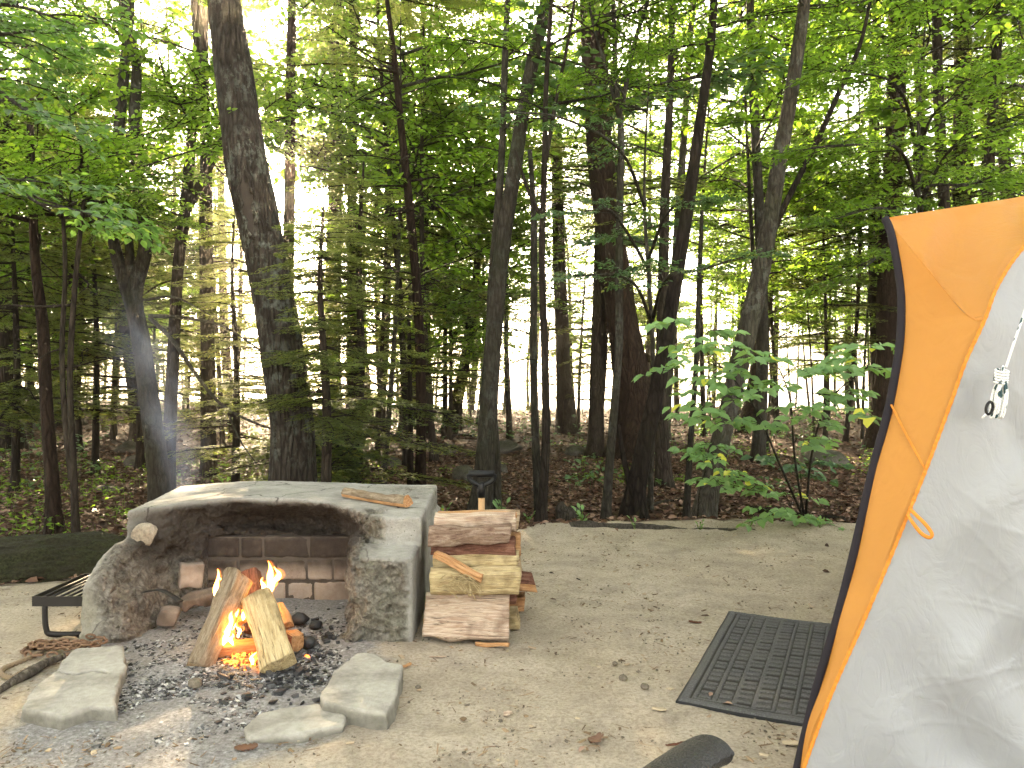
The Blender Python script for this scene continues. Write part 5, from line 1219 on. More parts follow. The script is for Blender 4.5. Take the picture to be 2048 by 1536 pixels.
    ribbon('seam', np.vstack([W([(2140, 410, 2.452), (2048, 493, 2.362), (1996, 568, 2.312)]), S[1:]]), .011, .004)
    a, b = px(1781, 809, 2.372), px(1848, 936, 2.242); ribbon('pocket_seam', np.array([a, (a*.5+b*.5)+np.array([-.002, 0, 0]), b]), .006, .004, .001)
    # orange loop
    P = catmull(W([(1816, 1030, 2.215), (1826, 1046, 2.19), (1842, 1066, 2.17), (1858, 1075, 2.165), (1864, 1068, 2.165), (1852, 1050, 2.18), (1834, 1032, 2.20), (1820, 1018, 2.215)]), 40); mb = MB(); mb.add(*tube(P, .0055, 6, squash=.35)); fin(mb, 'orange_loop', 'orange_seam')
    # guy rope with its coil and toggle
    m, nt, out = newmat('rope_white'); n = N(nt); vo = n('TexVoronoi', {'Vector': n.coord((1, 1, .5)), 'Scale': 95}); f = n.math('LESS_THAN', n('SeparateColor', {0: vo.outputs['Color']}).outputs[0], .16)
    n.pbr(out, n.mix(f, (.80, .80, .80), (.05, .09, .10)), .8, n.bump(n('TexWave', {'Vector': n.coord((1, 1, 1), rot=(0, .6, 0)), 'Scale': 60}).outputs[1], .5, .002), .2); MAT['rope_white'] = m
    d = 2.19; mb = MB(); mb.add(*tube(catmull(W([(2110, 430, 2.36), (2060, 590, 2.22), (2030, 680, d), (2012, 735, d)]), 30), .0033, 7))
    rg = np.random.default_rng(2)
    for k in range(8):
        xo = (k-3.5)*3.4; L = []
        for u in np.linspace(0, 2*math.pi, 22)[:-1]:
            cc, ss = math.cos(u), math.sin(u); yy = 785+ss*(50+rg.uniform(-3, 3)); lean = (yy-735)*-.13
            L.append((2006+lean+xo*.9*sstep(738, 790, yy)+cc*(4+1.5*(k % 3))*sstep(730, 800, yy), yy, d-.010*cc-.006*(k % 2)))
        L = np.array(L); P = W(L); P = np.vstack([P, P[:1]]); mb.add(*tube(catmull(P, 60), .0033, 6))
    for k in range(5):
        yy = 742+k*5.5; P = np.array([px(2005-(yy-735)*.13+13*math.cos(u), yy+3*math.sin(u)+2*math.cos(u), d-.004-.016*math.sin(u)) for u in np.linspace(0, 2*math.pi, 16)]); mb.add(*tube(P, .0035, 6))
    mb.add(*tube(W([(1976, 824, d-.02), (1971, 830, d-.02), (1964, 836, d-.018)]), .003, 6)); fin(mb, 'guy_rope', 'rope_white')
    mb = MB()
    c = px(1979, 816, d-.022); s = 1.0/F*d
    C2 = np.array([c+np.array([math.cos(u)*6.5*s+math.sin(u)*2*s, 0, math.sin(u)*12*s+0]) for u in np.linspace(0, 2*math.pi, 25)]); mb.add(*tube(C2, .0042, 8)); fin(mb, 'toggle', 'black_plastic')
    # tension creases and a stitched hem low on the grey wall
    mb = MB(); 
    for k in range(46):
        u = k/45; p = px(1672+150*u, 1392+118*u+8*math.sin(u*9), 2.16-.03*u); q = px(1672+150*u+5, 1392+118*u+14+8*math.sin(u*9), 2.155-.03*u); mb.add(*tube([p, q], .0012, 4))
    pass
tent()

# ------------------------------------------------------------------ door mat
def doormat():
    BL = np.array([1.09, 3.85]); FL = np.array([.595, 2.764]); v = BL-FL; Lv = np.linalg.norm(v); v = v/Lv; u = np.array([v[1], -v[0]]); Lu = .76
    nu, nv = 190, 270; U, Vv = np.meshgrid(np.linspace(0, 1, nu)*Lu, np.linspace(0, 1, nv)*Lv, indexing='ij')
    b = np.minimum(np.minimum(U, Lu-U), np.minimum(Vv, Lv-Vv))
    cu = .068; cv = .047; inn = b > .045
    ci = np.floor((U-.05)/cu); sh = (ci % 3)*.016; fu = (U-.05)/cu-ci; fv = ((Vv-.05+sh)/cv) % 1; row = np.floor((Vv-.05+sh)/cv)
    wide = ((ci*7+row*3) % 5 == 0)
    rect_ = (np.abs(fu-.5) < .34)*(np.abs(fv-.5) < .25); outl = (np.abs(fu-.5) < .39)*(np.abs(fv-.5) < .47)
    h = .008-.004*(outl & ~rect_.astype(bool))*inn+.0012*rect_*inn
    h = np.where((b > .034) & (b < .041), .004, h); h = np.where(b < .006, h*sstep(0, .006, b), h)
    x = FL[0]+u[0]*U+v[0]*Vv; y = FL[1]+u[1]*U+v[1]*Vv; P = np.stack([x, y, 0*x], -1)
    z = h+.008+.004*fbm(P*3, 2, 7)+gz_np(x, y)+.0012*fbm(P*90, 2, 3)
    msk = np.where((outl & ~rect_.astype(bool) & inn) | ((b > .034) & (b < .041)), 1., 0.)
    c = np.array([x.mean(), y.mean(), 0]); mb = MB(); Vt = np.stack([x, y, z], -1).reshape(-1, 3); i = np.arange(nu-1)[:, None]*nv; j = np.arange(nv-1)[None]; Q = np.stack([i+j, i+nv+j, i+nv+j+1, i+j+1], -1).reshape(-1, 4)
    mb.add(Vt, Q, msk.ravel())
    m, nt, out = newmat('mat_rib'); n = N(nt); w = n.coord(); f = n.noise(w, 230, 4, .8); g = n.noise(w, 5, 5); s = n.noise(w, 60, 5, .8)
    col = n.ramp(f, [(.36, (.035, .036, .040)), (.55, (.095, .098, .105)), (.74, (.22, .22, .225))]); col = n.mix(n.attr('va'), col, (.010, .010, .012)); col = n.mix(n.math('MULTIPLY', g, .36), col, (.20, .18, .15))
    col = n.mix(n.ramp(s, [(.71, (0, 0, 0)), (.74, (1, 1, 1))]), col, (.34, .30, .24))
    n.pbr(out, col, .95, n.bump(f, .8, .003), .1); MAT['mat_rib'] = m
    root = empty('doormat', c); tag(root, 'charcoal ribbed doormat with a block pattern lying on the sand by the tent door', 'doormat')
    mb.V = [q-c for q in mb.V]; mb.build('pile', m, root)
    # rubber backing: a thin slab just under
    e = .006; cor = [(-e, -e), (Lu+e, -e), (Lu+e, Lv+e), (-e, Lv+e)]; P = []
    for (a, bb) in cor: P.append([FL[0]+u[0]*a+v[0]*bb, FL[1]+u[1]*a+v[1]*bb])
    nn = 40; ring = []
    for k in range(4):
        a, bb = np.array(P[k]), np.array(P[(k+1) % 4]); ring += [a+(bb-a)*t/nn for t in range(nn)]
    ring = np.array(ring); zt = gz_np(ring[:, 0], ring[:, 1])+.009+.004*fbm(np.stack([ring[:, 0], ring[:, 1], 0*ring[:, 0]], -1)*3, 2, 7); k = len(ring)
    V1 = np.column_stack([ring, zt]); V0 = np.column_stack([ring, zt-.016]); cc = ring.mean(0); Vi = np.column_stack([cc+(ring-cc)*.97, zt]); mb = MB(); i = np.arange(k); j = (i+1) % k
    mb.add(np.vstack([V0, V1, Vi]), np.vstack([np.stack([i, j, j+k, i+k], -1), np.stack([i+k, j+k, j+2*k, i+2*k], -1)])); mb.V = [q-c for q in mb.V]; plain('rubber', (.012, .012, .013), .7, .3); mb.build('rubber_backing', MAT['rubber'], root)
doormat()

# ------------------------------------------------------------------ camp chair arm and shoe
def chair():
    root = empty('camp_chair', (.15, .55, 0)); tag(root, 'black mesh armrest of a camp chair poking in at the bottom edge of the picture', 'chair'); O = np.array([.15, .55, 0])
    A = catmull([px(1200, 1650, .80), px(1290, 1590, .86), px(1350, 1545, .93), px(1405, 1508, 1.0), px(1430, 1498, 1.03)], 90)
    T = norm(np.gradient(A, axis=0)); S = norm(np.cross(T, [0, 0, 1])); U = np.cross(S, T); n = len(A); k = 40; th = np.arange(k)/k*2*math.pi; u = np.linspace(0, 1, n)
    wd = .029*(1-.0*u)*np.where(u > .93, np.sqrt(np.clip(1-((u-.93)/.078)**2, .02, 1)), 1); ht = wd*.62
    rib = 1+.035*np.sin(np.arange(n)*2.1)[:, None]*np.ones(k)[None]; lip = 1+.10*np.exp(-((th-.25)/.16)**2)[None]
    V = A[:, None]+S[:, None]*(wd[:, None, None]*np.cos(th)[None, :, None])*(rib*lip)[..., None]+U[:, None]*(ht[:, None, None]*np.sin(th)[None, :, None])*rib[..., None]
    i = np.arange(n-1)[:, None]*k; j = np.arange(k)[None]; j2 = (j+1) % k; mb = MB(); mb.add(V.reshape(-1, 3)-O, [np.stack([i+j, i+j2, i+k+j2, i+k+j], -1).reshape(-1, 4), np.arange(k)[::-1][None], (np.arange(k)+(n-1)*k)[None]])
    m, nt, out = newmat('chair_mesh'); n_ = N(nt); c = n_.coord(); w1 = n_('TexVoronoi', {'Vector': n_.coord((1, 1, 1)), 'Scale': 330}).outputs['Distance']; n_.pbr(out, n_.ramp(w1, [(.2, (.002, .002, .002)), (.6, (.010, .010, .012))]), .45, n_.bump(w1, .8, .002), .5); MAT['chair_mesh'] = m
    mb.build('armrest', m, root)
    mb = MB(); e = A[78]; mb.add(*tube(catmull([e-O+np.array([-.02, -.02, -.010]), e-O+np.array([-.012, -.02, -.12]), e-O+np.array([-.05, -.02, -.40]), np.array([e[0]-.10, e[1]-.05, .0])-O], 20), .011, 12)); plain('chair_tube', (.02, .02, .022), .35, .5, .4); mb.build('frame', MAT['chair_tube'], root)
chair()
def shoe():
    O = np.array([-.165, 2.02, gz(-.165, 2.02)]); root = empty('shoe', O); tag(root, 'grey shoe tip with dark stripes peeking in at the bottom edge', 'shoe')
    def body(z0, z1, grow, f):
        mb = MB(); n = 26; k = 28; t = np.linspace(0, 1, n); V = []
        for a in t:
            y = .118-.27*a; w = .047*(np.clip(1-(1-min(a/.30, 1))**2.4, .0, 1))**.5*(1-.12*max(0, a-.5))+grow; h = f(a)
            for j in range(k):
                th = j/k*2*math.pi; s = math.sin(th); c = math.cos(th); V.append((w*np.sign(c)*abs(c)**.8+.006*math.sin(a*3), y, z0+(z1(a)-z0)*(.5+.5*np.sign(s)*abs(s)**.8)))
        i = np.arange(n-1)[:, None]*k; j = np.arange(k)[None]; j2 = (j+1) % k; mb.add(np.array(V), [np.stack([i+j, i+j2, i+k+j2, i+k+j], -1).reshape(-1, 4), np.arange(k)[::-1][None], (np.arange(k)+(n-1)*k)[None]]); return mb
    plain('shoe_grey', (.20, .205, .22), .8, .2, bumpscale=200); plain('shoe_stripe', (.02, .02, .025), .7, .2); plain('shoe_sole', (.10, .10, .11), .7, .3)
    body(.018, lambda a: .055+.055*a**.7, 0, lambda a: 1).build('upper', MAT['shoe_grey'], root); body(0, lambda a: .022, .004, lambda a: 1).build('sole', MAT['shoe_sole'], root)
    mb = MB()
    for k in range(5):
        y = .098-.020*k; P = []
        for q in np.linspace(-.75, .75, 14): w = .047*(1-(1-min((.118-y)/.27/.30, 1))**2.4)**.5; a = (.118-y)/.27; P.append((w*math.sin(q*1.3), y-.006*abs(q)*k*.4-.008*(1-abs(q)), .018+(.037+.055*a**.7)*(.5+.5*math.cos(q*1.3)**.8)+.0012))
        mb.add(*tube(np.array(P), .0022, 5))
    mb.build('stripe', MAT['shoe_stripe'], root)
shoe()

# ------------------------------------------------------------------ grate, chain, rope at the left
def grate():
    O = np.array([-2.07, 3.68, gz(-2.07, 3.68)]); root = empty('cooking_grate', O); tag(root, 'black steel cooking grate on bent flat-bar legs left of the fireplace', 'grate')
    z = .185; x0, x1, y0, y1 = -2.185-O[0], -1.955-O[0], 3.50-O[1], 3.93-O[1]
    def box(mb, a, b):
        a, b = np.array(a), np.array(b); V = np.array([(x, y, zz) for x in (a[0], b[0]) for y in (a[1], b[1]) for zz in (a[2], b[2])]); mb.add(V, np.array([[0, 1, 3, 2], [4, 6, 7, 5], [0, 4, 5, 1], [2, 3, 7, 6], [0, 2, 6, 4], [1, 5, 7, 3]]))
    mb = MB(); t = .005
    for a, b in (((x0, y0, z-.045), (x1, y0+t, z)), ((x0, y1-t, z-.045), (x1, y1, z)), ((x0, y0+t, z-.045), (x0+t, y1-t, z)), ((x1-t, y0+t, z-.045), (x1, y1-t, z))): box(mb, a, b)
    mb.build('frame', MAT['iron'], root, smooth=False)
    for k in range(5):
        mb = MB(); xx = x0+.038*(k+1); mb.add(*tube([(xx, y0+t, z-.008), (xx, y1-t, z-.008)], .0055, 8)); mb.build('bar', MAT['iron'], root)
    for yy in (y0+.006, y1-.02):
        P = catmull([(x0+.055, yy, z-.046), (x0+.056, yy, .08), (x0+.062, yy, .035), (x0+.085, yy, .012), (x1, yy, .010)], 20); mb = MB(); mb.add(*tube(P, .014, 4, squash=.45)); mb.build('leg', MAT['iron'], root)
grate()
plain('chain_rust', (.20, .12, .075), .8, .25, .3, bumpscale=120); plain('old_rope', (.22, .165, .11), .95, .1, bumpscale=160, bumpd=.003)
def chain():
    c = ghit(125, 1306); rg = np.random.default_rng(8); mb = MB(); n = 62; P = []
    for k in range(n):
        a = k*.33; r = .055+.035*math.sin(a*.37)+.02*math.sin(a*1.7); P.append([c[0]+(r+.045)*math.cos(a)*1.25, c[1]+r*math.sin(a)*.9, c[2]+.014+.0005*k+rg.uniform(0, .006)])
    P = np.array(P)
    for k in range(n-1):
        m_ = (P[k]+P[k+1])/2; t = norm(P[k+1]-P[k]); up = norm(np.array([rg.normal(0, .3), rg.normal(0, .3), 1.])) if k % 2 else norm(np.cross(t, [0, 0, 1])+np.array([0, 0, .35])); s = norm(np.cross(t, up)); q = np.linspace(0, 2*math.pi, 13)
        mb.add(*tube(m_+np.cos(q)[:, None]*t*.021+np.sin(q)[:, None]*s*.0115, .0048, 5, False))
    tag(mb.build('chain', MAT['chain_rust'], loc=c), 'rusty chain heaped on the ground beside the foot of the cooking grate', 'chain')
    def g(X, Y, h=.012): p = ghit(X, Y); p[2] += h; return p
    mb = MB(); C = catmull([g(150, 1292, .03), g(128, 1294, .035), g(98, 1300, .02), g(70, 1316), g(35, 1332), g(10, 1342), g(2, 1352), g(14, 1360), g(26, 1362), g(45, 1350), g(78, 1336), g(110, 1330)], 160)
    for s in (0, 2.09, 4.19):
        t = np.arange(160)*.55+s; mb.add(*tube(C+.0055*np.stack([np.cos(t), 0*t, np.sin(t)], -1), .0062, 6, False))
    tag(mb.build('rope', MAT['old_rope'], loc=C[80]), 'weathered twisted rope looping out to the left edge from the chain heap', 'rope')
    C = catmull([g(128, 1322, .02), g(90, 1338, .022), (g(60, 1356, .022)), g(25, 1372, .015), g(-8, 1392, .012)], 40); mb = MB(); V, fs = tube(C, np.interp(np.linspace(0, 1, 40), [0, .5, 1], [.012, .022, .012]), 10); V = V+.005*fbm(V*np.array([20, 20, 20]), 3, 3)[:, None]; mb.add(V, fs)
    tag(mb.build('stick', MAT['dry_wood'], loc=C[20]), 'grey weathered stick lying along the left edge of the cracked front slab', 'stick')
chain()

# ------------------------------------------------------------------ flames, embers, charcoal, smoke
m, nt, out = newmat('flame'); n = N(nt); va = n.attr('va'); lw = n('LayerWeight', {'Blend': .35}).outputs['Facing']
col = n.ramp(n.math('ADD', n.math('MULTIPLY', va, .6), n.math('MULTIPLY', lw, .5)), [(.1, (1, .62, .16)), (.45, (1, .40, .045)), (.85, (1, .12, .008))])
e = n('Emission', {'Color': col, 'Strength': 5.5}); tr = n('BsdfTransparent')
al = n.math('MULTIPLY', n.math('SUBTRACT', 1.08, n.math('POWER', lw, 1.0), clamp=True), n.ramp(va, [(0, (.5, .5, .5)), (.15, (1, 1, 1)), (.7, (1, 1, 1)), (1, (.25, .25, .25))]))
mx = n('MixShader', {0: al, 1: tr.outputs[0], 2: e.outputs[0]}); nt.links.new(mx.outputs[0], out.inputs['Surface']); MAT['flame'] = m
m, nt, out = newmat('flame_outer'); n = N(nt); va = n.attr('va'); lw = n('LayerWeight', {'Blend': .3}).outputs['Facing']
e = n('Emission', {'Color': (1, .22, .02, 1), 'Strength': 1.6}); tr = n('BsdfTransparent'); fn_ = n.noise(n.coord((1, 1, .4)), 45, 3)
mx = n('MixShader', {0: n.math('MULTIPLY', n.math('MULTIPLY', n.math('POWER', n.math('SUBTRACT', 1, lw), 2.0), n.ramp(fn_, [(.4, (0, 0, 0)), (.65, (1, 1, 1))])), n.ramp(va, [(0, (.2, .2, .2)), (.3, (.6, .6, .6)), (1, (0, 0, 0))])), 1: tr.outputs[0], 2: e.outputs[0]}); nt.links.new(mx.outputs[0], out.inputs['Surface']); MAT['flame_outer'] = m
def fire():
    O = np.array([-1.08, 3.3, .04]); root = empty('campfire_flames', O); tag(root, 'bright orange and yellow flames licking up between the leaning logs', 'fire')
    for i, (pts, w) in enumerate([
        ([(528, 1205), (534, 1185), (541, 1165), (540, 1145), (535, 1122)], 13), ([(540, 1185), (548, 1165), (556, 1150), (551, 1133)], 10), ([(524, 1190), (526, 1172), (524, 1155)], 7),
        ([(430, 1205), (431, 1185), (436, 1162), (433, 1138)], 9), ([(440, 1190), (443, 1172), (440, 1152)], 6), ([(452, 1285), (455, 1262), (463, 1240), (464, 1222)], 11), ([(462, 1262), (470, 1240), (474, 1218)], 8),
        ([(446, 1290), (450, 1276), (449, 1262)], 8), ([(476, 1275), (478, 1262), (475, 1250)], 6), ([(505, 1335), (504, 1318), (510, 1304)], 7), ([(466, 1290), (462, 1278), (466, 1266)], 7), ([(486, 1240), (490, 1222), (488, 1205)], 9)]):
        d = [3.34, 3.36, 3.30, 3.42, 3.40, 3.14, 3.2, 3.12, 3.15, 3.05, 3.13, 3.36][i]
        C = catmull(W([(x, y, d) for x, y in pts]), 22)-O; t = np.linspace(0, 1, 22); r = w/F*d/2*(np.sin(math.pi*np.clip(t*.86+.12, 0, 1))**.9)*(1+.22*np.sin(t*11+i)); r = np.maximum(r, .0006)
        C = C+(.006*np.sin(t*9+i*2)*t)[:, None]*np.array([1, .4, 0]); V, fs = tube(C, r, 12, squash=.7); mb = MB(); mb.add(V, fs, np.repeat(t, 12)); mb.build('flame', MAT['flame'], root)
        V, fs = tube(C+np.array([.002, .012, .004]), np.maximum(r*1.75*(1+.25*np.sin(t*17+i*3)), .001), 12, squash=.7); mb = MB(); mb.add(V, fs, np.repeat(t, 12)); mb.build('flame_tongue', MAT['flame_outer'], root)
fire()
m, nt, out = newmat('ember'); n = N(nt); f = n.noise(n.coord(), 60, 4, .7); em = n.ramp(f, [(.45, (0, 0, 0)), (.62, (1, 1, 1))]); b = n('BsdfPrincipled', {'Base Color': (.03, .02, .018, 1), 'Roughness': .9, 'Emission Color': (1, .16, .02, 1)}); nt.links.new(n.math('MULTIPLY', em, 1.4), b.inputs['Emission Strength']); nt.links.new(b.outputs[0], out.inputs['Surface']); MAT['ember'] = m
m, nt, out = newmat('charcoal'); n = N(nt); r_ = n.attr('va'); n.pbr(out, n.ramp(r_, [(0, (.012, .012, .013)), (.28, (.035, .036, .04)), (.5, (.13, .127, .128)), (.8, (.26, .255, .255)), (1, (.55, .54, .54))]), .6, n.bump(n.noise(n.coord(), 150, 4), .7, .002), .35); MAT['charcoal'] = m
def chunks(name, label, cat, cnt, sample, smin_, smax_, mat, seed, vr=(0, 1), flat=.5, lift=.3, elong=1.8):
    rg = np.random.default_rng(seed); base = np.array([(x, y, z) for x in (-1, 1) for y in (-1, 1) for z in (-1, 1)], float)*.5; Q0 = np.array([[0, 1, 3, 2], [4, 6, 7, 5], [0, 4, 5, 1], [2, 3, 7, 6], [0, 2, 6, 4], [1, 5, 7, 3]])
    xy = sample(rg, cnt); cnt = len(xy); s = smin_*(smax_/smin_)**(rg.random(cnt)**1.8); dims = np.stack([s*rg.uniform(.8, elong, cnt), s*rg.uniform(.5, 1, cnt), s*flat*rg.uniform(.4, 1, cnt)], -1)
    V = base[None]*dims[:, None]*(1+rg.normal(0, .22, (cnt, 8, 3))); a = rg.uniform(0, 6.28, cnt); c, sn = np.cos(a)[:, None], np.sin(a)[:, None]; tl = rg.normal(0, .25, (cnt, 1))
    V[..., 2] += V[..., 0]*tl; V = np.stack([V[..., 0]*c-V[..., 1]*sn, V[..., 0]*sn+V[..., 1]*c, V[..., 2]], -1); z = gz_np(xy[:, 0], xy[:, 1])+dims[:, 2]*lift
    V = V+np.stack([xy[:, 0], xy[:, 1], z], -1)[:, None]; mb = MB(); mb.add(V.reshape(-1, 3), (np.arange(cnt)[:, None, None]*8+Q0[None]).reshape(-1, 4), np.repeat(rg.uniform(*vr, cnt), 8)); o = mb.build(name, MAT[mat], smooth=False); tag(o, label, cat, None, 'stuff'); return o
ASHP = [(-1.72, 3.9), (-1.66, 3.2), (-1.48, 2.75), (-1.32, 2.45), (-1.1, 2.42), (-.85, 2.62), (-.66, 3.0), (-.72, 3.4), (-.86, 4.0)]
def in_ash(rg, n):
    p = np.stack([rg.normal(-1.12, .30, n), rg.normal(2.98, .27, n)], -1); p2 = np.stack([rg.uniform(-1.75, -.6, n//5), rg.uniform(2.4, 4.05, n//5)], -1); p = np.vstack([p, p2]); p = p[(poly_sdf(p, ASHP) < .03)]
    return p[(fbm(np.stack([p[:, 0]*5, p[:, 1]*5, 0*p[:, 0]], -1), 3, 77) > -.28)]
chunks('charcoal_bits', 'black and grey charcoal flakes strewn over the ash in front of the fire', 'charcoal', 14000, in_ash, .003, .015, 'charcoal', 1, flat=.45, lift=.25)
def in_ash2(rg, n): p = np.stack([rg.normal(-.88, .10, n), rg.normal(3.12, .20, n)], -1); return p
chunks('charcoal_lumps', 'larger lumps of black charcoal at the right of the burning logs', 'charcoal', 240, in_ash2, .010, .030, 'charcoal', 2, (0, .45), .7, .4)
def emb(rg, n): return np.stack([rg.normal(-1.08, .07, n), rg.normal(3.16, .07, n)], -1)
chunks('embers', 'glowing embers under the crossed logs', 'embers', 90, emb, .012, .035, 'ember', 3, flat=.7, lift=.5)
for i, (X, Y, s, lab) in enumerate([(598, 1248, .07, 'fist-sized lump of black charcoal lying behind the pale plank at the back of the ash'), (632, 1258, .05, 'smaller black charcoal lump at the right end of the burning wood'), (616, 1296, .07, 'shiny black charred log end beside the orange stick')]):
    plain('char%d' % i, (.014, .014, .016), .5, .5, bumpscale=60, bumpd=.006); g0 = ghit(X, Y); rock('charcoal_lump', lab, 'charcoal', g0, (s*1.3, s, s*.8), 30+i, 'char%d' % i, 3, .3, i, sink=.1)
g0 = ghit(390, 1375); rock('reddish_stone', 'small reddish stone lying in the ash in front of the leaning logs', 'stone', g0, (.05, .045, .04), 44, 'pebble', 3, .2, .4, sink=.1)

def smoke():
    A, B = Vector((-1.52, 3.95, .25)), Vector((-3.1, 6.1, 1.95)); Lz = (B-A).length; r0, r1 = .13, .42
    m, nt, out = newmat('smoke_air'); n = N(nt); c = n('TexCoord').outputs['Object']
    wob = n('TexNoise', {'Vector': c, 'Scale': 2.2, 'Detail': 3}).outputs['Color']
    va = nt.nodes.new('ShaderNodeVectorMath'); va.operation = 'MULTIPLY_ADD'; nt.links.new(wob, va.inputs[0]); va.inputs[1].default_value = (.5, .5, .5)
    vb = nt.nodes.new('ShaderNodeVectorMath'); vb.operation = 'SUBTRACT'; nt.links.new(c, vb.inputs[0]); vb.inputs[1].default_value = (.25, .25, .25); nt.links.new(vb.outputs[0], va.inputs[2])
    sp = n('SeparateXYZ', {0: va.outputs[0]}); r = n.math('SQRT', n.math('ADD', n.math('POWER', sp.outputs[0], 2.0), n.math('POWER', sp.outputs[1], 2.0)))
    zz = n.math('DIVIDE', n('SeparateXYZ', {0: c}).outputs[2], Lz); R_ = n.math('MULTIPLY_ADD', zz, (r1-r0)*.8, r0*.8)
    fall = n.math('POWER', n.math('SUBTRACT', 1, n.math('DIVIDE', r, R_), clamp=True), 1.3)
    f = n.noise(n.coord((1, 1, .35)), 4.5, 4, .6, 1.0); f = n.math('MULTIPLY', n.math('SUBTRACT', f, .36, clamp=True), 5.0)
    zf = n.ramp(zz, [(0, (0, 0, 0)), (.06, (1, 1, 1)), (.45, (.55, .55, .55)), (1, (0, 0, 0))])
    den = n.math('MULTIPLY', n.math('MULTIPLY', fall, f), n.math('MULTIPLY', zf, 1.3))
    v = n('VolumePrincipled', {'Color': (.60, .72, 1, 1), 'Anisotropy': .2}); nt.links.new(den, v.inputs['Density']); nt.links.new(v.outputs[0], out.inputs['Volume'])
    mb = MB(); V_, f_ = tube([(0, 0, 0), (0, 0, Lz*.5), (0, 0, Lz)], [r0*1.2, (r0+r1)/2*1.1, r1*1.1], 20); mb.add(V_, [q[:, ::-1] for q in f_]); o = mb.build('smoke', m); o.location = A; o.rotation_euler = (B-A).to_track_quat('Z', 'Y').to_euler()
    tag(o, 'thin bluish smoke drifting up to the left from the hearth', 'smoke', None, 'stuff')
smoke()

# ------------------------------------------------------------------ loose matter on the ground
leafm = []
for nm, cs in (('chip', [(.10, .065, .04), (.30, .21, .13), (.52, .42, .30)]), ('dead_leaf', [(.03, .016, .010), (.14, .073, .046), (.32, .21, .155)])):
    m, nt, out = newmat(nm); n = N(nt); n.pbr(out, n.ramp(n.attr('va'), [(0, cs[0]), (.55, cs[1]), (1, cs[2])]), .85 if nm == 'chip' else .65, None, .2); MAT[nm] = m
def on_sand(rg, n, den=None):
    y = 2.0+4.6*rg.random(n*2)**1.1; x = rg.uniform(-.72, .72, n*2)*y; k = (y < edge_y(x)) & ~((x > -1.8) & (x < -.6) & (y < 4.9) & (y > 2.5)) & (fbm(np.stack([x*2.2, y*2.2, 0*x], -1), 3, 5) > -.35); return np.stack([x, y], -1)[k][:n]
chunks('wood_chips', 'small wood chips and bark crumbs scattered on the trampled sand', 'debris', 3400, on_sand, .003, .018, 'chip', 4, flat=.3, lift=.3, elong=2.2)
chunks('pine_twigs', 'fine dry twigs and needles scattered on the trampled sand', 'debris', 3600, lambda rg, n: on_sand(rg, n), .002, .0045, 'chip', 5, (0, .7), .6, .4, 14)
chunks('sand_grit', 'coarse grit and tiny pebbles in the sand', 'grit', 3800, on_sand, .003, .010, 'pebble', 6, (0, 1), .8, .1, 1.2)
def litter(name, label, n, y0, y1, seed, L=(.035, .085), sand=False):
    rg = np.random.default_rng(seed); y = np.sqrt(rg.uniform(y0*y0, y1*y1, n)); x = rg.uniform(-.76, .76, n)*y; e = edge_y(x); P3 = np.stack([x, y, 0*x], -1)
    k = (y > e+.25*fbm(P3*1.7, 3, 5)-.05) if not sand else (y < e) & ~((x > -2) & (x < -.4) & (y < 4.9) & (y > 2.4)); k &= gz_np(x, y) > -.5; x, y = x[k], y[k]; n = len(x)
    z = gz_np(x, y)+rg.uniform(.003, .022, n); a = rg.uniform(0, 6.28, n); D_ = np.stack([np.cos(a), np.sin(a), rg.normal(0, .25, n)], -1); Nn = norm(np.stack([rg.normal(0, .45, n), rg.normal(0, .45, n), np.ones(n)], -1)); LL = rg.uniform(*L, n)
    V, Q, r = leaves_mesh(np.stack([x, y, z], -1), D_, Nn, LL, LL*rg.uniform(.45, .75, n), rg.random(n)**1.3, rg); mb = MB(); mb.add(V, Q, r); tag(mb.build(name, MAT['dead_leaf']), label, 'leaves', None, 'stuff')
litter('leaf_litter', 'brown fallen leaves carpeting the forest floor', 42000, 4.2, 13, 1); litter('leaf_litter', 'fallen leaves on the forest floor deeper in the wood', 22000, 13, 32, 2, (.06, .13)); litter('stray_leaves', 'a few dry leaves blown onto the sand', 90, 2.2, 6, 3, (.02, .05), True)
def cover(name, label, n, y0, y1, seed, mat, fn, L=(.03, .06), h=(.05, .22)):
    rg = np.random.default_rng(seed); y = np.sqrt(rg.uniform(y0*y0, y1*y1, n)); x = rg.uniform(-.76, .76, n)*y; k = (y > edge_y(x)+.25) & fn(x, y, rg); x, y = x[k], y[k]; m_ = len(x); per = 9
    ht = rg.uniform(*h, m_); X = np.repeat(x, per)+rg.normal(0, .07, m_*per); Y = np.repeat(y, per)+rg.normal(0, .07, m_*per); Z = np.repeat(gz_np(x, y), per)+np.repeat(ht, per)*rg.uniform(.35, 1.1, m_*per); a = rg.uniform(0, 6.28, m_*per)
    D_ = np.stack([np.cos(a), np.sin(a), rg.normal(-.2, .25, len(a))], -1); Nn = norm(np.stack([rg.normal(0, .3, len(a)), rg.normal(0, .3, len(a)), np.ones(len(a))], -1)); LL = rg.uniform(*L, len(a))
    V, Q, r = leaves_mesh(np.stack([X, Y, Z], -1), D_, Nn, LL, LL*.6, rg.random(len(a)), rg); mb = MB(); mb.add(V, Q, r)
    for i in range(m_): mb.add(*tube([(x[i], y[i], gz(x[i], y[i])-.01), (x[i]+rg.normal(0, .02), y[i], gz(x[i], y[i])+ht[i])], .0015, 3, False))
    tag(mb.build(name, MAT[mat]), label, 'plants', None, 'stuff')
nz = lambda x, y, s: fbm(np.stack([x*.55, y*.55, 0*x], -1), 3, s)
cover('ground_plants', 'low green seedlings and ferns covering the forest floor in patches', 1500, 4.4, 14, 4, 'leaf_green', lambda x, y, r: (nz(x, y, 8) > .22-.22*(x < -1.8)), (.03, .065), (.04, .22))
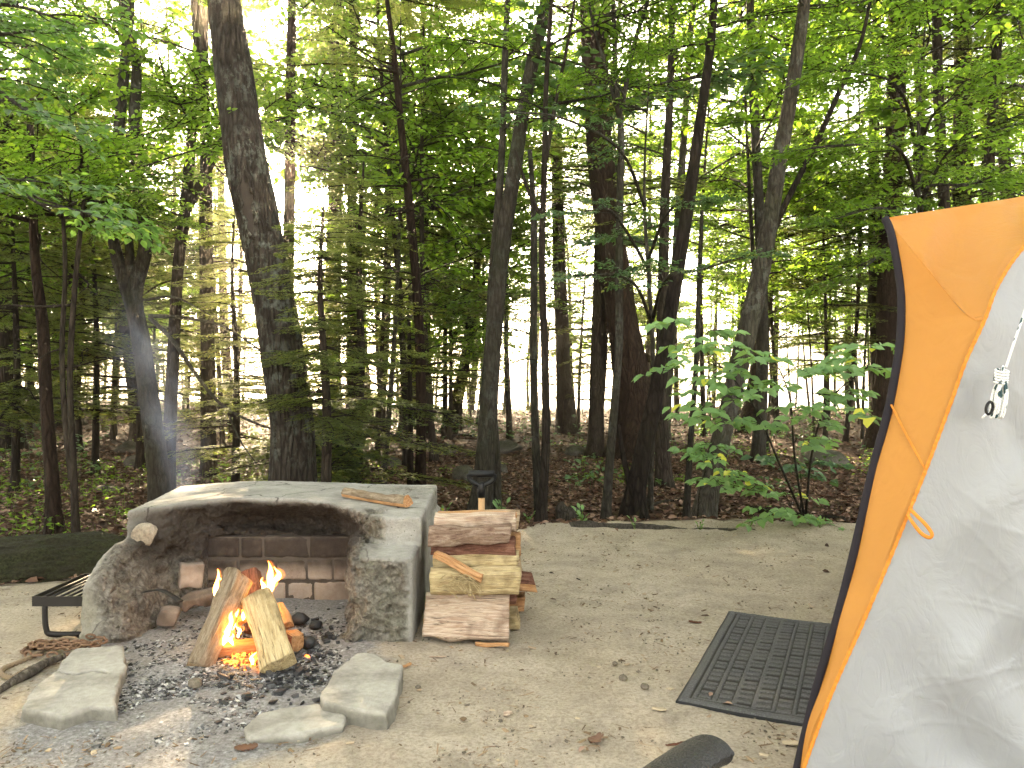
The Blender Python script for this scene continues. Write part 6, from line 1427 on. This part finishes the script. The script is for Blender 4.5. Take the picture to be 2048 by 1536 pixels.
cover('ground_plants', 'green undergrowth around the rocks deeper in the wood', 1100, 9, 28, 5, 'leaf_cool', lambda x, y, r: nz(x, y, 9) > .0, (.05, .11), (.08, .5))
# single things on the sand
for X, Y, s, lab in ((1230, 1330, .022, 'small dark pebble on the sand, furthest left of the three pebbles in a row'), (1246, 1361, .032, 'round grey pebble, middle one of the three pebbles on the sand'), (1290, 1378, .030, 'tan pebble nearest the doormat of the three on the sand'), (836, 1376, .018, 'dark chip of stone on the sand right of the five-sided slab')):
    g0 = ghit(X, Y); rock('pebble', lab, 'pebble', g0, (s*1.2, s, s*.8), int(X), 'pebble', 3, .15, X, sink=.15, group=None)
def flat_chip(name, label, cat, X, Y, L, Wd, rot, mat, curl=.2, seed=1):
    g0 = ghit(X, Y); n_ = 12; t = np.linspace(0, 1, n_); rg = np.random.default_rng(seed); w = Wd*np.sin(math.pi*np.clip(t*.9+.05, 0, 1))**.5*(1+.25*rg.normal(0, 1, n_)); V = []
    for zz in (0, .0025):
        for i in range(n_):
            for s in (-.5, 0, .5): x = (t[i]-.5)*L; y = s*w[i]; z = zz+.004+curl*L*(abs(s)*.35+(t[i]-.5)**2*.6); V.append((x*math.cos(rot)-y*math.sin(rot), x*math.sin(rot)+y*math.cos(rot), z))
    V = np.array(V); i = np.arange(n_-1)[:, None]*3; j = np.arange(2)[None]; Q = np.stack([i+j, i+j+1, i+j+4, i+j+3], -1).reshape(-1, 4); o2 = n_*3; side_ = []
    for i2 in range(n_-1): side_ += [[i2*3, i2*3+3, o2+i2*3+3, o2+i2*3], [i2*3+2, o2+i2*3+2, o2+i2*3+5, i2*3+5]]
    mb = MB(); mb.add(V+g0, [Q, Q[:, ::-1]+o2, np.array(side_)], seed % 10/10+.05); tag(mb.build(name, MAT[mat], loc=g0), label, cat)
flat_chip('wood_chip', 'rectangular pinkish wood chip lying on the bare sand below the middle of the picture', 'wood chip', 1015, 1430, .045, .028, 1.2, 'wood_pink', .05, 7)
flat_chip('dry_leaf', 'curled brown leaf on the sand near the bottom edge, left of the chair arm', 'leaf', 1192, 1485, .07, .035, .9, 'dead_leaf', .6, 16)
flat_chip('dry_leaf', 'pale torn leaf lying at the corner below the doormat, against the tent', 'leaf', 1583, 1490, .06, .03, 0, 'chip', .15, 19)
flat_chip('dry_leaf', 'light grey leaf on the sand just off the front left corner of the doormat', 'leaf', 1318, 1422, .05, .025, -.3, 'chip', .2, 19)
flat_chip('bark_chip', 'dark twig of bark on the sand beside the end of the chair arm', 'bark', 1352, 1493, .07, .014, .3, 'log_bark_red', .2, 3)
flat_chip('bark_chip', 'dark bark flake on the sand left of the far edge of the doormat', 'bark', 1390, 1248, .06, .025, -.4, 'log_bark_red', .4, 4)
flat_chip('bark_chip', 'orange bark curl at the right edge of the five-sided slab', 'bark', 812, 1336, .06, .02, .9, 'wood_orange', .4, 5)
flat_chip('dry_leaf', 'reddish brown leaf on the sand in front of the low crumbling rim', 'leaf', 492, 1500, .07, .04, .2, 'dead_leaf', .3, 15)
flat_chip('wood_chip', 'thin pale splinter on the sand in front of the stack, left of the orange sliver', 'wood chip', 875, 1316, .07, .012, .05, 'wood_pink', .05, 8)

# ------------------------------------------------------------------ edge of the clearing and the forest floor
rock('mossy_boulder', 'low dark moss-covered boulder at the left edge of the clearing', 'boulder', (-3.0, 4.85, gz(-3.0, 4.85)), (1.7, .9, .48), 61, 'mossy', 6, .20, .15, sink=.42)
g0 = ghit(1128, 1046); 
def stump():
    mb = MB(); n_ = 30; k = 14; C = catmull([g0+np.array([.10, .1, -.05]), g0+np.array([.03, .08, .06]), g0+np.array([-.01, .06, .13]), g0+np.array([.0, .05, .20])], n_); V, fs = tube(C, np.interp(np.linspace(0, 1, n_), [0, .4, .8, 1], [.14, .11, .05, .012]), k, squash=.6); V = V+.03*fbm(V*np.array([14, 14, 5]), 4, 3)[:, None]; mb.add(V, fs); tag(mb.build('broken_stump', MAT['dry_wood'], loc=g0), 'jagged grey stub of weathered wood standing at the back edge of the sand', 'stump')
    C = catmull([ghit(1140, 1050)+np.array([0, 0, -.02]), ghit(1240, 1056)+np.array([0, .04, -.02]), ghit(1380, 1060)+np.array([0, .05, -.03]), ghit(1540, 1062)+np.array([0, .08, -.05])], 110); V, fs = tube(C, .062+.012*np.sin(np.arange(110)*.16), 20, squash=.8); V = V+.035*fbm(V*np.array([3, 12, 12]), 4, 3)[:, None]*np.array([0, 1, 1]); mb = MB(); mb.add(V, fs); tag(mb.build('fallen_log', MAT['dry_wood'], loc=C[30]), 'old half-buried log edging the sand behind the clearing', 'log')
stump()
for i, (pts, r, lab) in enumerate([([(1285, 1016), (1340, 1004), (1412, 995)], .022, 'thin fallen branch on the leaf litter beside the foot of the smooth leaning trunk'), ([(20, 905), (100, 892), (170, 888), (235, 862)], .03, 'long dark fallen bough lying across the slope at the left'),
      ([(155, 818), (200, 826), (235, 832)], .07, 'short fallen trunk far back at the left among the pines'), ([(1500, 1028), (1600, 1040), (1690, 1046)], .05, 'dark rotting log in the shade beyond the sand beside the tent'), ([(880, 878), (930, 872), (990, 880)], .03, 'pale fallen branch lying in the middle distance left of the shovel')]):
    C = catmull([ghit(*p)+np.array([0, 0, r*.7]) for p in pts], 30); V, fs = tube(C, np.linspace(r, r*.6, 30), 9); mb = MB(); mb.add(V+.3*r*fbm(V*8, 3, i)[:, None], fs); tag(mb.build('fallen_branch', MAT['bark_brown'], loc=C[15]), lab, 'branch')
for i, (X, Y, wpx, hpx, lab) in enumerate([(928, 962, 52, 30, 'square brown block of stone just left of the shovel grip'), (1003, 948, 34, 26, 'rounded grey-green rock right behind the shovel grip'), (1152, 912, 50, 20, 'low mossy rock in front of the flare-footed hemlock, left of two'), (1188, 900, 46, 24, 'darker taller rock beside the low mossy one'), (895, 905, 50, 18, 'pale flat rock in the leaf litter left of the leaning trunks'),
      (245, 905, 60, 24, 'dark rounded rock on the slope left of the forked tree'), (262, 935, 44, 22, 'small dark rock just downhill of the rounded one'), (60, 858, 46, 26, 'dark rock near the wide old trunk at the far left'), (1660, 935, 110, 34, 'broad mossy mound of rock beyond the green shrub'), (205, 985, 60, 16, 'flat grey stone low in the litter left of the fireplace'), (780, 935, 44, 18, 'mossy stone behind the right end of the fireplace'), (1010, 905, 90, 30, 'ferny boulder behind the slim crossing trunk')]):
    g0 = ghit(X, Y); s = g0[1]/F; rock('rock', lab, 'rock', g0+np.array([0, wpx*s*.3, 0]), (wpx*s, wpx*s*.8, hpx*s*1.35), 70+i, 'rock', 4, .2, i, sink=.25, facet=(i % 2))
def seedling(X, Y, h, n_, seed, mat, lab, d=None):
    g0 = ghit(X, Y); rg = np.random.default_rng(seed); tw, P, D_, L = MB(), [], [], []
    for k in range(n_):
        a = rg.uniform(0, 6.28); hh = h*rg.uniform(.4, 1); b = np.array([math.cos(a)*.02, math.sin(a)*.02, 0]); top = np.array([math.cos(a)*hh*.35, math.sin(a)*hh*.35, hh*.75]); tw.add(*tube(catmull([b*0, b+np.array([0, 0, hh*.4]), top], 6), .0016, 4, False)); P.append(top); D_.append([math.cos(a)*.6, math.sin(a)*.6, .7]); L.append(h*.38)
        P.append(top*.6); D_.append([math.cos(a+1.5), math.sin(a+1.5), .4]); L.append(h*.28)
    P, D_, L = map(np.array, (P, D_, L)); nn = norm(np.stack([rg.normal(0, .4, len(P)), rg.normal(0, .4, len(P))-.5, np.ones(len(P))], -1)); lf = MB(); lf.add(*leaves_mesh(P, D_, nn, L, L*.5, rg.random(len(P)), rg)); root = empty('seedling', g0); tw.build('stem', MAT['leaf_green'], root); lf.build('foliage', MAT[mat], root); tag(root, lab, 'plant', 'seedlings along the edge of the sand')
names = ['yellow-green seedling sprouting right of the shovel shaft', 'small seedling at the edge of the sand left of the shovel shaft', 'tiny green seedling between the fireplace and the firewood stack', 'thin seedling at the edge of the sand right of the stacked firewood', 'grassy tuft at the foot of the jagged stub', 'little upright seedling alone on the half-buried log', 'low weed at the sand edge below the smooth leaning trunk', 'small weed at the sand edge beside the tent', 'seedling on the sand edge in front of the pair of slim stems', 'bright leaves peeping over the back of the fireplace', 'leafy weed in the litter behind the half-buried log']
for i, (X, Y, h, n_) in enumerate([(1005, 1036, .20, 7), (948, 1034, .16, 5), (890, 1030, .13, 5), (1058, 1046, .12, 6), (1165, 1050, .16, 7), (1270, 1060, .12, 2), (1400, 1060, .08, 6), (1640, 1056, .10, 4), (1082, 1046, .14, 6), (455, 985, .22, 5), (1500, 1054, .10, 5)]): seedling(X, Y, h, n_, 90+i, 'leaf_light', names[i])
# ------------------------------------------------------------------ camera, sun, sky
cd = bpy.data.cameras.new('camera'); cam = bpy.data.objects.new('camera', cd); COL.objects.link(cam)
cam.location = (0, 0, CAMH); cam.rotation_euler = (R(90), 0, 0); cd.lens = F/2048*36; cd.sensor_width = 36; cd.clip_end = 3000; cd.clip_start = .05
SC.camera = cam
sv = Vector((-.271, 1, .369)).normalized()
sun = bpy.data.lights.new('sun', 'SUN'); so = bpy.data.objects.new('sun', sun); COL.objects.link(so)
sun.energy = 5.0; sun.angle = R(.5); sun.color = (1, .78, .50)
so.rotation_euler = sv.to_track_quat('Z', 'Y').to_euler(); so.location = sv*50
w = bpy.data.worlds.new('World'); SC.world = w; w.use_nodes = True; nt = w.node_tree
sky = nt.nodes.new('ShaderNodeTexSky'); sky.sky_type = 'NISHITA'; sky.sun_disc = False
sky.sun_elevation = math.asin(sv.z); sky.sun_rotation = math.atan2(sv.x, sv.y); sky.air_density = 1; sky.dust_density = 2.5; sky.ozone_density = 1
bg = nt.nodes['Background']; hs = nt.nodes.new('ShaderNodeHueSaturation'); hs.inputs['Saturation'].default_value = .35; nt.links.new(sky.outputs[0], hs.inputs['Color']); mu = nt.nodes.new('ShaderNodeMix'); mu.data_type = 'RGBA'; mu.blend_type = 'MULTIPLY'; mu.inputs[0].default_value = 1; nt.links.new(hs.outputs[0], mu.inputs[6]); mu.inputs[7].default_value = (1, .935, .815, 1); nt.links.new(mu.outputs[2], bg.inputs[0]); bg.inputs[1].default_value = .15
vs = SC.view_settings; vs.view_transform = 'Standard'; vs.look = 'None'; vs.exposure = 3.38; vs.gamma = 1
cy = SC.cycles; cy.use_adaptive_sampling = True; cy.adaptive_threshold = .03; cy.max_bounces = 5; cy.diffuse_bounces = 2; cy.glossy_bounces = 2; cy.transmission_bounces = 3; cy.transparent_max_bounces = 12; cy.volume_bounces = 0
cy.use_denoising = True; cy.denoiser = 'OPENIMAGEDENOISE'; cy.caustics_reflective = False; cy.caustics_refractive = False; cy.sample_clamp_indirect = 6

def glow_volume():  # added scattering volume, imitates lens bloom around the sun; the air is clear
    m, nt, out = newmat('glow_volume'); n = N(nt); v = n('VolumePrincipled', {'Color': (1, .89, .70, 1), 'Density': GLOW_DENS, 'Anisotropy': .93}); nt.links.new(v.outputs[0], out.inputs['Volume'])
    a, b, c, d, e, f = -500, 500, -80, 580, -14, 24
    V = np.array([(x, y, z) for x in (a, b) for y in (c, d) for z in (e, f)]); mb = MB(); mb.add(V, np.array([[0, 1, 3, 2], [4, 6, 7, 5], [0, 4, 5, 1], [2, 3, 7, 6], [0, 2, 6, 4], [1, 5, 7, 3]]))
    tag(mb.build('glow_volume', m, smooth=False), 'thin scattering volume added to imitate the warm bloom around the low sun', 'glow_volume', None, 'stuff')
GLOW_DENS = .0027
if GLOW_DENS: glow_volume()
